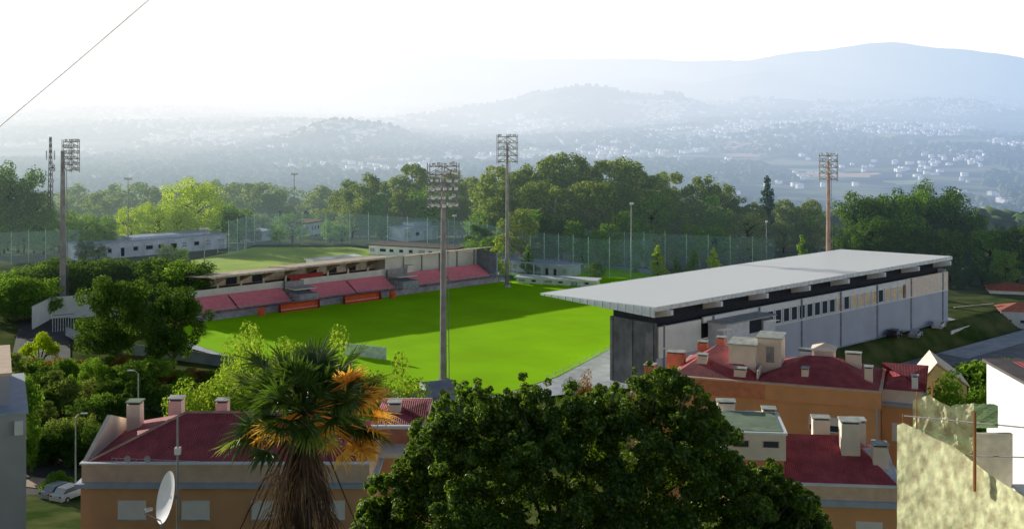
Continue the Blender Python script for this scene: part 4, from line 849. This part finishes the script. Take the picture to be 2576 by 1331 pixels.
# =============== CARS
def car(label,loc,rz,col):
    t=thing('parked_car',label,'car',loc,rz);m_=M('paint_%s'%col,dict(white=(.8,.8,.8),dark=(.03,.035,.045),silver=(.45,.47,.5))[col],.25,.03,spec=.6)
    def sec(prof,w0,w1,nm,mm,par):
        n=len(prof);vs=[];
        for s_ in (-1,1):
            for (x,z) in prof: vs.append((x,s_*(w0 if z<.95 else w1),z))
        return MB().add(vs,[tuple(range(n)),tuple(range(2*n-1,n-1,-1))]+[(i,n+i,n+(i+1)%n,(i+1)%n) for i in range(n)]).build(nm,mm,par)
    sec([(-2.1,.3),(-2.1,.8),(-1.95,.94),(-1.7,.96),(-1.2,1.42),(.35,1.46),(1.0,.98),(1.8,.88),(2.1,.7),(2.12,.3)],.86,.66,'body',m_,t)
    MB().add([(-1.62,-.80,1.0),(.85,-.80,1.0),(.3,-.69,1.38),(-1.15,-.69,1.38),(-1.62,.80,1.0),(.85,.80,1.0),(.3,.69,1.38),(-1.15,.69,1.38)],[(0,1,2,3),(7,6,5,4),(1,5,6,2),(0,3,7,4)]).build('side_glass',GL,t)
    for x in (-1.3,1.35):
        for s_ in (-1,1):
            w_=MB().tube([(x,s_*.72,.32),(x,s_*.9,.32)],.32,14).build('wheel',DK,t);MB().tube([(x,s_*.89,.32),(x,s_*.915,.32)],.18,10).build('rim',LAMP,w_)
    for s_ in (-1,1):
        MB().box(2.08,2.14,s_*.6-.15,s_*.6+.15,.62,.76).build('headlight',LENS,t);MB().box(-2.13,-2.08,s_*.62-.12,s_*.62+.12,.7,.85).build('taillight',M('tail_red',(.4,.02,.02)),t)
for (x,y,c_,lb) in [(2250,893,'dark','dark car parked behind the grandstand, leftmost of three'),(2303,884,'silver','silver car parked behind the grandstand between the other two'),(2362,866,'white','white car parked at the far corner behind the grandstand')]:
    p=G(x,y,-3.5);car(lb,(p.x,p.y,max(gz(p.x,p.y)+.03,-3.42)),AZ+.3,c_)
for (x,y,c_,lb) in [(178,1262,'white','white car parked by the street lamp at lower left, nearest'),(150,1250,'silver','silver car parked just left of the white car at lower left')]:
    p=G(x,y,-.2);car(lb,(p.x,p.y,gz(p.x,p.y)+.05),R(65),c_)
# =============== STREET LAMPS
def lamp(label,x,yt,yb,Y,side):
    b=P(x,yb,Y);z0=gz(b.x,Y);H=CAMZ-(yt-250)/F*Y-z0
    t=thing('street_lamp',label,'street lamp',(b.x,Y,z0))
    MB().tube([(0,0,-.3),(0,0,H*.5),(0,0,H-.4),(side*.3,0,H-.05),(side*.9,0,H)],[.10,.08,.06,.05,.045],8).build('pole',M('lamp_pole',(.7,.72,.72),.5),t)
    MB().box(side*.9-.35,side*.9+.35,-.13,.13,H-.07,H+.07).build('lamp_head',LAMP,t)
lamp('tall street lamp with short arm by the road at lower left, nearer one',190,1040,1220,127,1)
lamp('street lamp with short arm beside the path, further one',348,932,1060,135,-1)
lamp('street lamp behind the grandstand by the parked cars',1885+490,760,860,232,-1)
# =============== DISH
YD=21.6;mp=P(447,1331,YD);z0=gz(mp.x,YD)
t=thing('satellite_dish','white satellite dish on a thin pole at lower left foreground','satellite dish',(mp.x,YD,z0))
topz=CAMZ-(1048-250)/F*YD-z0
MB().tube([(0,0,-.3),(0,0,topz)],[.028,.018],8).build('pole',MST,t)
cz=CAMZ-(1250-250)/F*YD-z0;vs=[];fs_=[];nr,na=6,32
ax=Vector((-.80,-.50,.25)).normalized();u=ax.cross(Vector((0,0,1))).normalized();v_=u.cross(ax);c0=Vector((-.12,-.03,cz))
for i in range(nr+1):
    r_=.46*i/nr
    for k in range(na):
        a=2*math.pi*k/na;vs.append(c0+u*math.cos(a)*r_*.92+v_*math.sin(a)*r_+ax*(.10*(i/nr)**2))
for i in range(nr):
    for k in range(na): fs_.append((i*na+k,i*na+(k+1)%na,(i+1)*na+(k+1)%na,(i+1)*na+k))
MB().add(vs,fs_).build('reflector',M('dish_white',(.80,.80,.84),.4,.1,3),t,smooth=True)
fp=c0+ax*.40-v_*.26
MB().tube([c0-v_*.44,fp-v_*.05,fp],.014,6).build('feed_arm',MST,t);MB().tube([fp,fp-ax*.12+v_*.04],[.045,.03],8).build('receiver',LAMP,t)
MB().tube([c0,(0,0,cz)],.035,6).build('mount',MST,t);MB().box(-.05,.05,-.05,.05,cz+.78,cz+.9).build('amplifier_box',LAMP,t)
# =============== CABLE
a=P(-330,600,16);b=P(0,318,16);c=P(375,0,16);d_=P(700,-285,16)
MB().tube([a-a,b-a,b.lerp(c,.5)-a-Vector((0,0,.01)),c-a,d_-a],.008,6).build('overhead_cable',M('cable_grey',(.50,.46,.46),.6),loc=a)
tag(bpy.data.objects['overhead_cable'],'thin grey overhead cable slanting across the upper left sky','cable')
